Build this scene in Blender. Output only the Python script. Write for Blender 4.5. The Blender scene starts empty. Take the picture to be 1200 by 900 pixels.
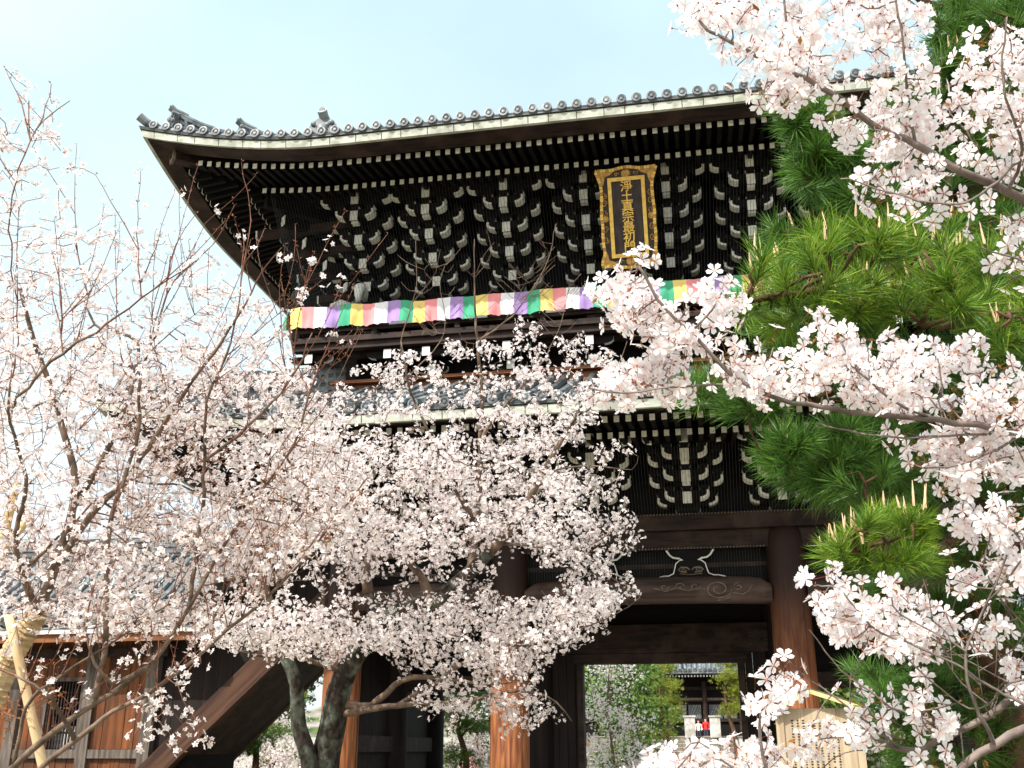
import bpy, math, random
import numpy as np
from mathutils import Vector, Matrix
R = math.radians
rng = np.random.default_rng(7)
random.seed(7)
SC = bpy.context.scene
COL = SC.collection

# ------------------------------------------------------------------ camera, sky, sun, exposure
CAM_F, PITCH, YAW = 1200.0, R(19.63), R(10.43)          # focal length in photo pixels (photo 1200 x 900)
CAM = np.array([1.0, -18.8, 1.6])
FW = np.array([-math.sin(YAW) * math.cos(PITCH), math.cos(YAW) * math.cos(PITCH), math.sin(PITCH)])
RT = np.array([math.cos(YAW), math.sin(YAW), 0.0])
UP = np.cross(RT, FW)
cam_data = bpy.data.cameras.new('camera')
cam_data.sensor_width = 36.0
cam_data.lens = 36.0 * CAM_F / 1200.0
cam_data.clip_start, cam_data.clip_end = 0.05, 3000.0
cam = bpy.data.objects.new('camera', cam_data)
COL.objects.link(cam)
mw = Matrix.Identity(4)
for i in range(3):
    mw[i][0], mw[i][1], mw[i][2], mw[i][3] = RT[i], UP[i], -FW[i], CAM[i]
cam.matrix_world = mw
SC.camera = cam

SUN_EL, SUN_AZ = R(46), R(208)                           # azimuth of the sun measured clockwise from +Y
world = bpy.data.worlds.new('World')
SC.world = world
world.use_nodes = True
wt = world.node_tree
wt.nodes.clear()
sky = wt.nodes.new('ShaderNodeTexSky')
sky.sky_type = 'NISHITA'
sky.sun_disc = False
sky.sun_elevation = SUN_EL
sky.sun_rotation = SUN_AZ
sky.altitude = 60
sky.air_density = 1.0
sky.dust_density = 3.5
sky.ozone_density = 1.4
W = wt.nodes.new
L = wt.links.new
tc = W('ShaderNodeTexCoord')
mp = W('ShaderNodeMapping'); mp.inputs['Scale'].default_value = (1.2, 1.2, 2.6)
cl = W('ShaderNodeTexNoise'); cl.inputs['Scale'].default_value = 1.5; cl.inputs['Detail'].default_value = 5
cr = W('ShaderNodeMapRange'); cr.inputs['From Min'].default_value = 0.3; cr.inputs['From Max'].default_value = 0.75
cr.inputs['To Min'].default_value = 0.58; cr.inputs['To Max'].default_value = 0.97
sdir = Vector((math.sin(SUN_AZ) * math.cos(SUN_EL), math.cos(SUN_AZ) * math.cos(SUN_EL), math.sin(SUN_EL)))
dt = W('ShaderNodeVectorMath'); dt.operation = 'DOT_PRODUCT'; dt.inputs[1].default_value = sdir
gl = W('ShaderNodeMapRange'); gl.inputs['From Min'].default_value = 0.15; gl.inputs['From Max'].default_value = 0.95
veil = W('ShaderNodeMix'); veil.data_type = 'RGBA'       # thin high haze: pale cyan away from the sun, bright near it
veil.inputs['A'].default_value = (2.55, 3.50, 3.52, 1); veil.inputs['B'].default_value = (9.5, 9.4, 9.0, 1)
sz = W('ShaderNodeSeparateXYZ')
hz = W('ShaderNodeMapRange'); hz.inputs['From Min'].default_value = 0.72; hz.inputs['From Max'].default_value = 0.10
hor = W('ShaderNodeMix'); hor.data_type = 'RGBA'; hor.inputs['B'].default_value = (3.6, 3.95, 4.0, 1)
mx = W('ShaderNodeMix'); mx.data_type = 'RGBA'
bg = W('ShaderNodeBackground'); bg.inputs['Strength'].default_value = 0.13
wo = W('ShaderNodeOutputWorld')
L(tc.outputs['Generated'], mp.inputs['Vector']); L(mp.outputs['Vector'], cl.inputs['Vector'])
L(cl.outputs['Fac'], cr.inputs['Value']); L(cr.outputs['Result'], mx.inputs['Factor'])
L(tc.outputs['Generated'], dt.inputs[0]); L(dt.outputs['Value'], gl.inputs['Value']); L(gl.outputs['Result'], veil.inputs['Factor'])
L(tc.outputs['Generated'], sz.inputs['Vector']); L(sz.outputs['Z'], hz.inputs['Value']); L(hz.outputs['Result'], hor.inputs['Factor'])
L(veil.outputs['Result'], hor.inputs['A'])
L(sky.outputs['Color'], mx.inputs['A']); L(hor.outputs['Result'], mx.inputs['B']); L(mx.outputs['Result'], bg.inputs['Color'])
L(bg.outputs['Background'], wo.inputs['Surface'])
sun_data = bpy.data.lights.new('sun', 'SUN')
sun_data.energy = 2.6
sun_data.angle = R(0.6)
sun_data.color = (1.0, 0.95, 0.87)
sun = bpy.data.objects.new('sun', sun_data)
COL.objects.link(sun)
sun.rotation_euler = sdir.to_track_quat('Z', 'Y').to_euler()
vs = SC.view_settings
vs.view_transform = 'Standard'; vs.look = 'None'; vs.exposure = 1.30; vs.gamma = 1.0; vs.use_curve_mapping = False
SC.render.engine = 'CYCLES'
cy = SC.cycles
cy.max_bounces = 10; cy.diffuse_bounces = 8; cy.glossy_bounces = 2; cy.transmission_bounces = 8; cy.transparent_max_bounces = 4
cy.use_denoising = True
cy.sample_clamp_indirect = 6.0


# ------------------------------------------------------------------ helpers: photo pixel -> place
def ray(px, py):
    return FW + RT * ((px - 600.0) / CAM_F) - UP * ((py - 450.0) / CAM_F)


def at(px, py, Y):
    """Point of the vertical plane y = Y seen at a photo pixel."""
    r = ray(px, py)
    return CAM + r * ((Y - CAM[1]) / r[1])


def away(px, py, d):
    """Point at a photo pixel, d metres from the camera along its axis."""
    return CAM + ray(px, py) * d


def inside(poly, p):
    x, y = p
    c = False
    n = len(poly)
    for i in range(n):
        x1, y1 = poly[i]; x2, y2 = poly[i - 1]
        if (y1 > y) != (y2 > y) and x < (x2 - x1) * (y - y1) / (y2 - y1) + x1:
            c = not c
    return c


def sample_poly(poly, n):
    a = np.array(poly, float)
    lo, hi = a.min(0), a.max(0)
    out = []
    while len(out) < n:
        p = lo + rng.random(2) * (hi - lo)
        if inside(poly, p):
            out.append(p)
    return np.array(out)


# ------------------------------------------------------------------ materials
MATS = {}


def nodes_of(name, rough=0.6, spec=0.3):
    m = bpy.data.materials.new(name)
    m.use_nodes = True
    nt = m.node_tree
    b = nt.nodes['Principled BSDF']
    b.inputs['Roughness'].default_value = rough
    b.inputs['Specular IOR Level'].default_value = spec
    MATS[name] = m
    return m, nt, b


def noise_mat(name, c1, c2, scale=(6, 6, 6), rough=0.6, spec=0.3, detail=5, bump=0.0, lo=0.35, hi=0.65, dirt=None, distort=0.0, vary=None, turn=0.0):
    m, nt, b = nodes_of(name, rough, spec)
    t = nt.nodes.new('ShaderNodeTexCoord')
    mp = nt.nodes.new('ShaderNodeMapping'); mp.inputs['Scale'].default_value = scale
    if turn:                                                # grain that runs along a sloping board
        mp.vector_type = 'TEXTURE'; mp.inputs['Rotation'].default_value = (0, turn, 0); mp.inputs['Scale'].default_value = tuple(1.0 / v for v in scale)
    n = nt.nodes.new('ShaderNodeTexNoise'); n.inputs['Scale'].default_value = 1; n.inputs['Detail'].default_value = detail
    n.inputs['Distortion'].default_value = distort
    r = nt.nodes.new('ShaderNodeValToRGB')
    r.color_ramp.elements[0].position = lo; r.color_ramp.elements[0].color = (*c1, 1)
    r.color_ramp.elements[1].position = hi; r.color_ramp.elements[1].color = (*c2, 1)
    nt.links.new(t.outputs['Object'], mp.inputs['Vector']); nt.links.new(mp.outputs['Vector'], n.inputs['Vector'])
    nt.links.new(n.outputs['Fac'], r.inputs['Fac'])
    src = r.outputs['Color']
    if dirt:
        n2 = nt.nodes.new('ShaderNodeTexNoise'); n2.inputs['Scale'].default_value = dirt[1]; n2.inputs['Detail'].default_value = 6
        r2 = nt.nodes.new('ShaderNodeValToRGB'); r2.color_ramp.elements[0].position = 0.48; r2.color_ramp.elements[1].position = 0.66
        mxn = nt.nodes.new('ShaderNodeMix'); mxn.data_type = 'RGBA'; mxn.inputs['B'].default_value = (*dirt[0], 1)
        nt.links.new(t.outputs['Object'], n2.inputs['Vector']); nt.links.new(n2.outputs['Fac'], r2.inputs['Fac'])
        nt.links.new(r2.outputs['Color'], mxn.inputs['Factor']); nt.links.new(src, mxn.inputs['A'])
        src = mxn.outputs['Result']
    if vary:                                                # each piece a little lighter or darker than the next
        oi = nt.nodes.new('ShaderNodeObjectInfo')
        vr = nt.nodes.new('ShaderNodeMapRange'); vr.inputs['To Min'].default_value = vary[0]; vr.inputs['To Max'].default_value = vary[1]
        hs = nt.nodes.new('ShaderNodeHueSaturation')
        nt.links.new(oi.outputs['Random'], vr.inputs['Value']); nt.links.new(vr.outputs['Result'], hs.inputs['Value'])
        nt.links.new(src, hs.inputs['Color']); src = hs.outputs['Color']
    nt.links.new(src, b.inputs['Base Color'])
    if bump:
        bp = nt.nodes.new('ShaderNodeBump'); bp.inputs['Strength'].default_value = bump; bp.inputs['Distance'].default_value = 0.02
        nt.links.new(n.outputs['Fac'], bp.inputs['Height']); nt.links.new(bp.outputs['Normal'], b.inputs['Normal'])
    return m


def island_mat(name, c1, c2, rough=0.5, spec=0.3, translucent=0.0, tcol=None, centre=None):
    """Colour varies by loose piece (leaf, petal, needle); `centre` tints the inner end of each piece (colour attribute 'inner')."""
    m, nt, b = nodes_of(name, rough, spec)
    g = nt.nodes.new('ShaderNodeNewGeometry')
    r = nt.nodes.new('ShaderNodeValToRGB')
    r.color_ramp.elements[0].color = (*c1, 1); r.color_ramp.elements[1].color = (*c2, 1)
    nt.links.new(g.outputs['Random Per Island'], r.inputs['Fac'])
    src = r.outputs['Color']
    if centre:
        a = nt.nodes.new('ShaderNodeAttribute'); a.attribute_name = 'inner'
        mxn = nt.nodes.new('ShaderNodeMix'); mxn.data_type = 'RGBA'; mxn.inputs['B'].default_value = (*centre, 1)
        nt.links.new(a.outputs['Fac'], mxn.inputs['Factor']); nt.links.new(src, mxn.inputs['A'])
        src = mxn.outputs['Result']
    nt.links.new(src, b.inputs['Base Color'])
    if translucent:
        tr = nt.nodes.new('ShaderNodeBsdfTranslucent')
        if tcol:
            tr.inputs['Color'].default_value = (*tcol, 1)
        else:
            nt.links.new(src, tr.inputs['Color'])
        ms = nt.nodes.new('ShaderNodeMixShader'); ms.inputs['Fac'].default_value = translucent
        out = nt.nodes['Material Output']
        nt.links.new(b.outputs['BSDF'], ms.inputs[1]); nt.links.new(tr.outputs['BSDF'], ms.inputs[2])
        nt.links.new(ms.outputs['Shader'], out.inputs['Surface'])
    return m


noise_mat('black_timber', (0.0035, 0.003, 0.003), (0.008, 0.006, 0.0055), (3, 3, 14), 0.75, 0.15, bump=0.15)
noise_mat('dark_timber', (0.010, 0.006, 0.005), (0.034, 0.018, 0.014), (2, 14, 14), 0.65, 0.2, bump=0.25, dirt=((0.050, 0.030, 0.023), 2.2))
noise_mat('brown_timber', (0.12, 0.045, 0.02), (0.22, 0.085, 0.035), (2, 12, 12), 0.7, 0.2, bump=0.2)
noise_mat('beam_wood', (0.016, 0.009, 0.007), (0.075, 0.045, 0.034), (1.2, 10, 16), 0.6, 0.25, bump=0.3, lo=0.3, hi=0.75, dirt=((0.09, 0.055, 0.042), 1.6))
noise_mat('plank_black', (0.006, 0.004, 0.0035), (0.018, 0.010, 0.008), (9, 9, 0.7), 0.7, 0.2, bump=0.2)
noise_mat('plank_orange', (0.040, 0.015, 0.007), (0.20, 0.068, 0.022), (11, 11, 0.8), 0.7, 0.2, bump=0.25, lo=0.3, hi=0.7, dirt=((0.07, 0.03, 0.018), 1.6))
noise_mat('grey_timber', (0.05, 0.040, 0.034), (0.15, 0.125, 0.105), (14, 14, 1.2), 0.8, 0.15, bump=0.2)
noise_mat('white_paint', (0.56, 0.57, 0.51), (0.82, 0.82, 0.77), (14, 14, 14), 0.7, 0.2, lo=0.25, hi=0.55, vary=(0.82, 1.04))
noise_mat('eave_white', (0.38, 0.40, 0.345), (0.56, 0.58, 0.51), (2.3, 2.3, 9), 0.8, 0.15, dirt=((0.30, 0.31, 0.26), 4.0))
noise_mat('stair_wood', (0.030, 0.014, 0.009), (0.085, 0.040, 0.024), (0.9, 12, 16), 0.65, 0.2, bump=0.2, turn=R(-43.2))
noise_mat('tile', (0.050, 0.060, 0.068), (0.125, 0.145, 0.158), (5, 5, 5), 0.42, 0.5, dirt=((0.20, 0.222, 0.232), 2.5), vary=(0.65, 1.25))
noise_mat('tile_dark', (0.05, 0.055, 0.06), (0.11, 0.12, 0.13), (8, 8, 8), 0.5, 0.4)
noise_mat('stone', (0.34, 0.33, 0.31), (0.52, 0.50, 0.47), (5, 5, 5), 0.85, 0.2, bump=0.2, dirt=((0.22, 0.21, 0.18), 1.5))
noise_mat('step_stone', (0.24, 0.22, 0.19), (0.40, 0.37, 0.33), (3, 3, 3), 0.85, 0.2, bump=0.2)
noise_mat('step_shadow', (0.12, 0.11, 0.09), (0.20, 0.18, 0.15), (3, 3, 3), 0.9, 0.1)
noise_mat('wooded', (0.015, 0.035, 0.010), (0.085, 0.125, 0.035), (0.35, 0.35, 0.5), 0.9, 0.1, detail=8, bump=1.0, dirt=((0.30, 0.26, 0.24), 0.12))
noise_mat('ground', (0.16, 0.13, 0.095), (0.30, 0.255, 0.20), (0.6, 0.6, 0.6), 0.95, 0.1, dirt=((0.10, 0.13, 0.04), 0.35))
noise_mat('earth', (0.10, 0.075, 0.05), (0.22, 0.16, 0.11), (2, 2, 2), 0.95, 0.1)
noise_mat('bark_lichen', (0.020, 0.016, 0.014), (0.065, 0.054, 0.046), (26, 26, 11), 0.9, 0.1, detail=9, bump=0.9, dirt=((0.15, 0.175, 0.14), 7.0))
noise_mat('bark_twig', (0.075, 0.052, 0.038), (0.21, 0.150, 0.112), (14, 14, 14), 0.75, 0.2, bump=0.3)
noise_mat('bark_grey', (0.10, 0.075, 0.065), (0.22, 0.175, 0.155), (24, 24, 24), 0.7, 0.25, bump=0.35)
noise_mat('bark_pine', (0.045, 0.028, 0.018), (0.14, 0.08, 0.05), (14, 14, 5), 0.9, 0.1, bump=0.8)
noise_mat('twig_red', (0.13, 0.060, 0.042), (0.26, 0.125, 0.085), (20, 20, 20), 0.6, 0.3)
noise_mat('straw', (0.34, 0.24, 0.13), (0.60, 0.47, 0.29), (6, 6, 60), 0.85, 0.1, bump=0.6)
noise_mat('pale_wood', (0.58, 0.40, 0.22), (0.74, 0.56, 0.34), (18, 18, 1.6), 0.6, 0.3)
noise_mat('bamboo', (0.55, 0.38, 0.16), (0.72, 0.55, 0.28), (6, 6, 3), 0.4, 0.4)
noise_mat('board_wood', (0.31, 0.235, 0.155), (0.43, 0.34, 0.235), (16, 16, 1.2), 0.7, 0.2)
noise_mat('gold', (0.72, 0.42, 0.06), (0.88, 0.60, 0.14), (12, 12, 12), 0.42, 0.5)
noise_mat('gold_dull', (0.34, 0.17, 0.03), (0.60, 0.34, 0.08), (14, 14, 14), 0.5, 0.5)
noise_mat('panel_black', (0.022, 0.015, 0.018), (0.05, 0.035, 0.034), (12, 12, 1.5), 0.5, 0.3)
noise_mat('carving', (0.09, 0.07, 0.052), (0.20, 0.165, 0.13), (12, 12, 12), 0.7, 0.2)
noise_mat('iron', (0.018, 0.016, 0.015), (0.035, 0.032, 0.03), rough=0.6)
noise_mat('ink', (0.02, 0.02, 0.02), (0.04, 0.035, 0.03), rough=0.8)
noise_mat('net_wire', (0.025, 0.032, 0.034), (0.045, 0.052, 0.055), rough=0.7)
noise_mat('paper', (0.55, 0.55, 0.52), (0.7, 0.7, 0.68), rough=0.8)
for nm, c in dict(cloth_yellow=(0.80, 0.61, 0.20), cloth_pink=(0.80, 0.30, 0.31), cloth_white=(0.80, 0.80, 0.83),
                  cloth_purple=(0.37, 0.25, 0.53), cloth_green=(0.07, 0.38, 0.22)).items():
    noise_mat(nm, tuple(v * 0.85 for v in c), c, (4, 4, 4), 0.8, 0.15)
for nm, c in dict(skin=(0.55, 0.33, 0.24), red_cloth=(0.55, 0.03, 0.03), white_cloth=(0.72, 0.70, 0.70), navy_cloth=(0.03, 0.035, 0.06),
                  yellow_cloth=(0.75, 0.55, 0.06), hair=(0.015, 0.012, 0.01)).items():
    noise_mat(nm, tuple(v * 0.8 for v in c), c, rough=0.8)
island_mat('petal_near', (0.885, 0.865, 0.87), (0.925, 0.92, 0.92), 0.55, 0.25, 0.48, centre=(0.84, 0.50, 0.55))
island_mat('petal_far', (0.87, 0.84, 0.84), (0.92, 0.905, 0.905), 0.6, 0.2, 0.45, centre=(0.80, 0.60, 0.57))
island_mat('stamen', (0.80, 0.56, 0.48), (0.84, 0.70, 0.48), 0.6, 0.2)
island_mat('calyx', (0.26, 0.045, 0.03), (0.36, 0.15, 0.05), 0.6, 0.2, 0.2)
island_mat('leaf_bronze', (0.26, 0.07, 0.02), (0.36, 0.20, 0.04), 0.5, 0.3, 0.35)
island_mat('leaf_rust', (0.30, 0.10, 0.03), (0.50, 0.24, 0.08), 0.8, 0.1, 0.3)
island_mat('bud_red', (0.22, 0.055, 0.03), (0.36, 0.12, 0.06), 0.5, 0.3)
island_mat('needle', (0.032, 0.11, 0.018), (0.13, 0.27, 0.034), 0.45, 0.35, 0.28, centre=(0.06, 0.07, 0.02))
island_mat('needle_fresh_lit', (0.025, 0.14, 0.012), (0.27, 0.38, 0.024), 0.45, 0.35, 0.28, centre=(0.06, 0.09, 0.02))  # new growth, with the brightness of sunlit layers also put into the colour
island_mat('needle_far', (0.05, 0.12, 0.02), (0.17, 0.26, 0.04), 0.5, 0.3, 0.25)
island_mat('leaf_green', (0.05, 0.12, 0.02), (0.16, 0.27, 0.05), 0.5, 0.3, 0.35)
island_mat('leaf_dark', (0.025, 0.055, 0.014), (0.07, 0.12, 0.03), 0.5, 0.3, 0.25)
island_mat('leaf_yellow', (0.17, 0.23, 0.03), (0.34, 0.36, 0.05), 0.5, 0.3, 0.4)
island_mat('candle', (0.52, 0.33, 0.20), (0.66, 0.47, 0.30), 0.6, 0.2)
# weathered columns: bare orange wood near the foot, dark old stain towards the top
m, nt, b = nodes_of('column_wood', 0.6, 0.25)
t = nt.nodes.new('ShaderNodeTexCoord')
mp_ = nt.nodes.new('ShaderNodeMapping'); mp_.inputs['Scale'].default_value = (7, 7, 0.55)
n_ = nt.nodes.new('ShaderNodeTexNoise'); n_.inputs['Scale'].default_value = 1.6; n_.inputs['Detail'].default_value = 8; n_.inputs['Distortion'].default_value = 1.2
r1 = nt.nodes.new('ShaderNodeValToRGB')
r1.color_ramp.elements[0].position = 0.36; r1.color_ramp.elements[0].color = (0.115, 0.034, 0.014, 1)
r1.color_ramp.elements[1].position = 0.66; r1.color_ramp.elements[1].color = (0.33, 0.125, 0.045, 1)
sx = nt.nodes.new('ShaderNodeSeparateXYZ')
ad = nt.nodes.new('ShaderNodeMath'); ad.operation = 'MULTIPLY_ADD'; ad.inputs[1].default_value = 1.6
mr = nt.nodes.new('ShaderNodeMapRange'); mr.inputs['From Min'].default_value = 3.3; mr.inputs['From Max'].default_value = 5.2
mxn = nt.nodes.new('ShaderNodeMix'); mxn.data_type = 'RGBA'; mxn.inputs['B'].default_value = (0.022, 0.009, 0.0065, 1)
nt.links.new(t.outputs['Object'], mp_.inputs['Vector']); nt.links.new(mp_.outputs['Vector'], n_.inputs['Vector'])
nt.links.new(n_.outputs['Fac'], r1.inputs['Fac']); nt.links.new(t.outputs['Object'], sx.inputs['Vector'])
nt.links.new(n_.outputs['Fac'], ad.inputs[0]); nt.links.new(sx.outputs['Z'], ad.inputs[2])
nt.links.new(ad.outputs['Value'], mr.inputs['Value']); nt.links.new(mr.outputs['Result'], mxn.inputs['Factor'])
mc = nt.nodes.new('ShaderNodeMapping'); mc.inputs['Scale'].default_value = (16, 16, 0.28)
nc = nt.nodes.new('ShaderNodeTexNoise'); nc.inputs['Scale'].default_value = 1.0; nc.inputs['Detail'].default_value = 4
rc = nt.nodes.new('ShaderNodeValToRGB'); rc.color_ramp.elements[0].position = 0.63; rc.color_ramp.elements[1].position = 0.68
mcx = nt.nodes.new('ShaderNodeMix'); mcx.data_type = 'RGBA'; mcx.inputs['B'].default_value = (0.018, 0.009, 0.006, 1)
nt.links.new(t.outputs['Object'], mc.inputs['Vector']); nt.links.new(mc.outputs['Vector'], nc.inputs['Vector'])
nt.links.new(nc.outputs['Fac'], rc.inputs['Fac']); nt.links.new(rc.outputs['Color'], mcx.inputs['Factor'])
nt.links.new(r1.outputs['Color'], mxn.inputs['A']); nt.links.new(mxn.outputs['Result'], mcx.inputs['A']); nt.links.new(mcx.outputs['Result'], b.inputs['Base Color'])
bpn = nt.nodes.new('ShaderNodeBump'); bpn.inputs['Strength'].default_value = 0.35; bpn.inputs['Distance'].default_value = 0.02
nt.links.new(n_.outputs['Fac'], bpn.inputs['Height']); nt.links.new(bpn.outputs['Normal'], b.inputs['Normal'])


# ------------------------------------------------------------------ mesh builder
class MB:
    def __init__(s, *mats):
        s.mats = list(mats); s.V = []; s.F = []; s.M = []; s.n = 0

    def add(s, verts, faces, m=0):
        o = s.n
        s.V.extend([tuple(v) for v in verts]); s.n += len(verts)
        s.F.extend([tuple(i + o for i in f) for f in faces])
        s.M.extend([m] * len(faces))
        return s

    def box(s, x0, x1, y0, y1, z0, z1, m=0):
        v = [(x0, y0, z0), (x1, y0, z0), (x1, y1, z0), (x0, y1, z0), (x0, y0, z1), (x1, y0, z1), (x1, y1, z1), (x0, y1, z1)]
        return s.add(v, [(0, 3, 2, 1), (4, 5, 6, 7), (0, 1, 5, 4), (1, 2, 6, 5), (2, 3, 7, 6), (3, 0, 4, 7)], m)

    def bar(s, a, b, w, h, m=0, up=(0, 0, 1)):
        """Box beam from a to b, w wide and h tall."""
        a, b = np.array(a, float), np.array(b, float)
        d = b - a; d /= np.linalg.norm(d)
        sd = np.cross(d, up); sd /= np.linalg.norm(sd)
        u = np.cross(sd, d)
        v = []
        for p in (a, b):
            for i, j in ((-1, -1), (1, -1), (1, 1), (-1, 1)):
                v.append(p + sd * i * w / 2 + u * j * h / 2)
        return s.add(v, [(0, 1, 2, 3), (7, 6, 5, 4), (0, 4, 5, 1), (1, 5, 6, 2), (2, 6, 7, 3), (3, 7, 4, 0)], m)

    def tube(s, pts, rad, n=6, m=0, cap=True):
        pts = np.array(pts, float); k = len(pts)
        rad = np.full(k, rad) if np.isscalar(rad) else np.array(rad)
        tan = np.gradient(pts, axis=0)
        tan /= np.linalg.norm(tan, axis=1, keepdims=True) + 1e-12
        ref = np.array([0.0, 0, 1]) if abs(tan[0][2]) < 0.9 else np.array([1.0, 0, 0])
        u = np.cross(tan[0], ref); u /= np.linalg.norm(u)
        ang = np.arange(n) * 2 * math.pi / n
        vv = []
        for i in range(k):
            u = u - tan[i] * (u @ tan[i]); u /= np.linalg.norm(u) + 1e-12
            w = np.cross(tan[i], u)
            vv.append(pts[i] + rad[i] * (np.cos(ang)[:, None] * u + np.sin(ang)[:, None] * w))
        v = np.concatenate(vv)
        f = [(i * n + j, i * n + (j + 1) % n, (i + 1) * n + (j + 1) % n, (i + 1) * n + j) for i in range(k - 1) for j in range(n)]
        if cap:
            f.append(tuple(range(n - 1, -1, -1))); f.append(tuple((k - 1) * n + j for j in range(n)))
        return s.add(v, f, m)

    def lathe(s, c, prof, n=16, m=0):
        """prof: list of (radius, z) from bottom to top."""
        v = []
        for r, z in prof:
            for j in range(n):
                a = 2 * math.pi * j / n
                v.append((c[0] + r * math.cos(a), c[1] + r * math.sin(a), c[2] + z))
        k = len(prof)
        f = [(i * n + j, i * n + (j + 1) % n, (i + 1) * n + (j + 1) % n, (i + 1) * n + j) for i in range(k - 1) for j in range(n)]
        f.append(tuple(range(n - 1, -1, -1))); f.append(tuple((k - 1) * n + j for j in range(n)))
        return s.add(v, f, m)

    def prism(s, prof, fn, d0, d1, m=0, mside=None):
        """Closed 2-D outline prof extruded from depth d0 to d1; fn(a, b, d) -> point. mside: {edge index: material}."""
        k = len(prof)
        v = [fn(a, b, d0) for a, b in prof] + [fn(a, b, d1) for a, b in prof]
        o = s.n
        s.add(v, [tuple(range(k)), tuple(range(2 * k - 1, k - 1, -1))], m)
        for i in range(k):
            j = (i + 1) % k
            s.F.append((o + i, o + i + k, o + j + k, o + j)); s.M.append((mside or {}).get(i, m))
        return s

    def sweep(s, prof, path, outs, m=0, closed=True):
        """prof: (outward, z) outline carried along path points with outward directions."""
        k = len(prof)
        v = [p + o * a + np.array([0, 0, z]) for p, o in zip(path, outs) for a, z in prof]
        f = []
        for i in range(len(path) - 1):
            for j in range(k if closed else k - 1):
                jj = (j + 1) % k
                f.append((i * k + j, i * k + jj, (i + 1) * k + jj, (i + 1) * k + j))
        if closed:
            f.append(tuple(range(k))); f.append(tuple((len(path) - 1) * k + j for j in range(k - 1, -1, -1)))
        return s.add(v, f, m)

    def mesh(s, name, smooth=False):
        me = bpy.data.meshes.new(name)
        me.from_pydata(s.V, [], s.F)
        for mn in s.mats:
            me.materials.append(MATS[mn])
        me.polygons.foreach_set('material_index', np.array(s.M, dtype=np.int32))
        if smooth:
            me.polygons.foreach_set('use_smooth', np.ones(len(s.F), dtype=bool))
        me.update()
        return me

    def build(s, name, parent=None, smooth=False, **kw):
        return link(name, s.mesh(name, smooth), parent, **kw)


def link(name, data, parent=None, label=None, cat=None, group=None, kind=None, loc=None):
    o = bpy.data.objects.new(name, data)
    COL.objects.link(o)
    if parent is not None:
        o.parent = parent
        pl = parent
        off = Vector((0, 0, 0))
        while pl is not None:
            off += pl.location
            pl = pl.parent
        if data is not None and loc is None:
            o.location = -off            # mesh data is in world space
    if loc is not None:
        o.location = loc
    for k_, v_ in (('label', label), ('category', cat), ('group', group), ('kind', kind)):
        if v_:
            o[k_] = v_
    return o


def thing(name, label, cat, loc=(0, 0, 0), group=None):
    return link(name, None, None, label, cat, group, None, tuple(float(v) for v in loc))


def big_mesh(name, verts, faces, mats, midx=None, inner=None, smooth=False):
    """Fast mesh from arrays; faces: (n, k) array with -1 padding allowed in the last column (tri)."""
    me = bpy.data.meshes.new(name)
    n = len(faces)
    tri = faces[:, -1] < 0 if faces.shape[1] == 4 else np.zeros(n, bool)
    cnt = np.where(tri, faces.shape[1] - 1, faces.shape[1]).astype(np.int32)
    flat = faces.reshape(-1)
    flat = flat[flat >= 0].astype(np.int32)
    me.vertices.add(len(verts)); me.vertices.foreach_set('co', np.ascontiguousarray(verts, dtype=np.float32).reshape(-1))
    me.loops.add(len(flat)); me.loops.foreach_set('vertex_index', flat)
    me.polygons.add(n)
    st = np.zeros(n, dtype=np.int32); st[1:] = np.cumsum(cnt)[:-1]
    me.polygons.foreach_set('loop_start', st)
    for mn in mats:
        me.materials.append(MATS[mn])
    if midx is not None:
        me.polygons.foreach_set('material_index', np.ascontiguousarray(midx, dtype=np.int32))
    if smooth:
        me.polygons.foreach_set('use_smooth', np.ones(n, dtype=bool))
    if inner is not None:
        a = me.attributes.new('inner', 'FLOAT', 'POINT')
        a.data.foreach_set('value', np.ascontiguousarray(inner, dtype=np.float32))
    me.update(calc_edges=True)
    me.validate()
    return me


def stamp(tv, tf, pos, rot, scl):
    """Copies of a template (tv verts, tf faces with -1 padding) at pos (n,3), rot (n,3,3), scl (n,)."""
    n, k = len(pos), len(tv)
    v = np.einsum('nij,kj->nki', rot, tv) * scl[:, None, None] + pos[:, None, :]
    f = np.where(tf[None] >= 0, tf[None] + (np.arange(n) * k)[:, None, None], -1)
    return v.reshape(-1, 3), f.reshape(-1, tf.shape[1])


def frames(zdir, spin=None):
    """Rotation matrices whose z axis is zdir, spun at random."""
    z = zdir / (np.linalg.norm(zdir, axis=1, keepdims=True) + 1e-9)
    ref = np.where(np.abs(z[:, 2:3]) < 0.9, np.array([[0, 0, 1.0]]), np.array([[1.0, 0, 0]]))
    x = np.cross(ref, z); x /= np.linalg.norm(x, axis=1, keepdims=True)
    y = np.cross(z, x)
    a = rng.random(len(z)) * 2 * math.pi if spin is None else spin
    c, s_ = np.cos(a)[:, None], np.sin(a)[:, None]
    return np.stack([x * c + y * s_, -x * s_ + y * c, z], axis=2)


def unit(n):
    v = rng.normal(size=(n, 3))
    return v / np.linalg.norm(v, axis=1, keepdims=True)


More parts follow.
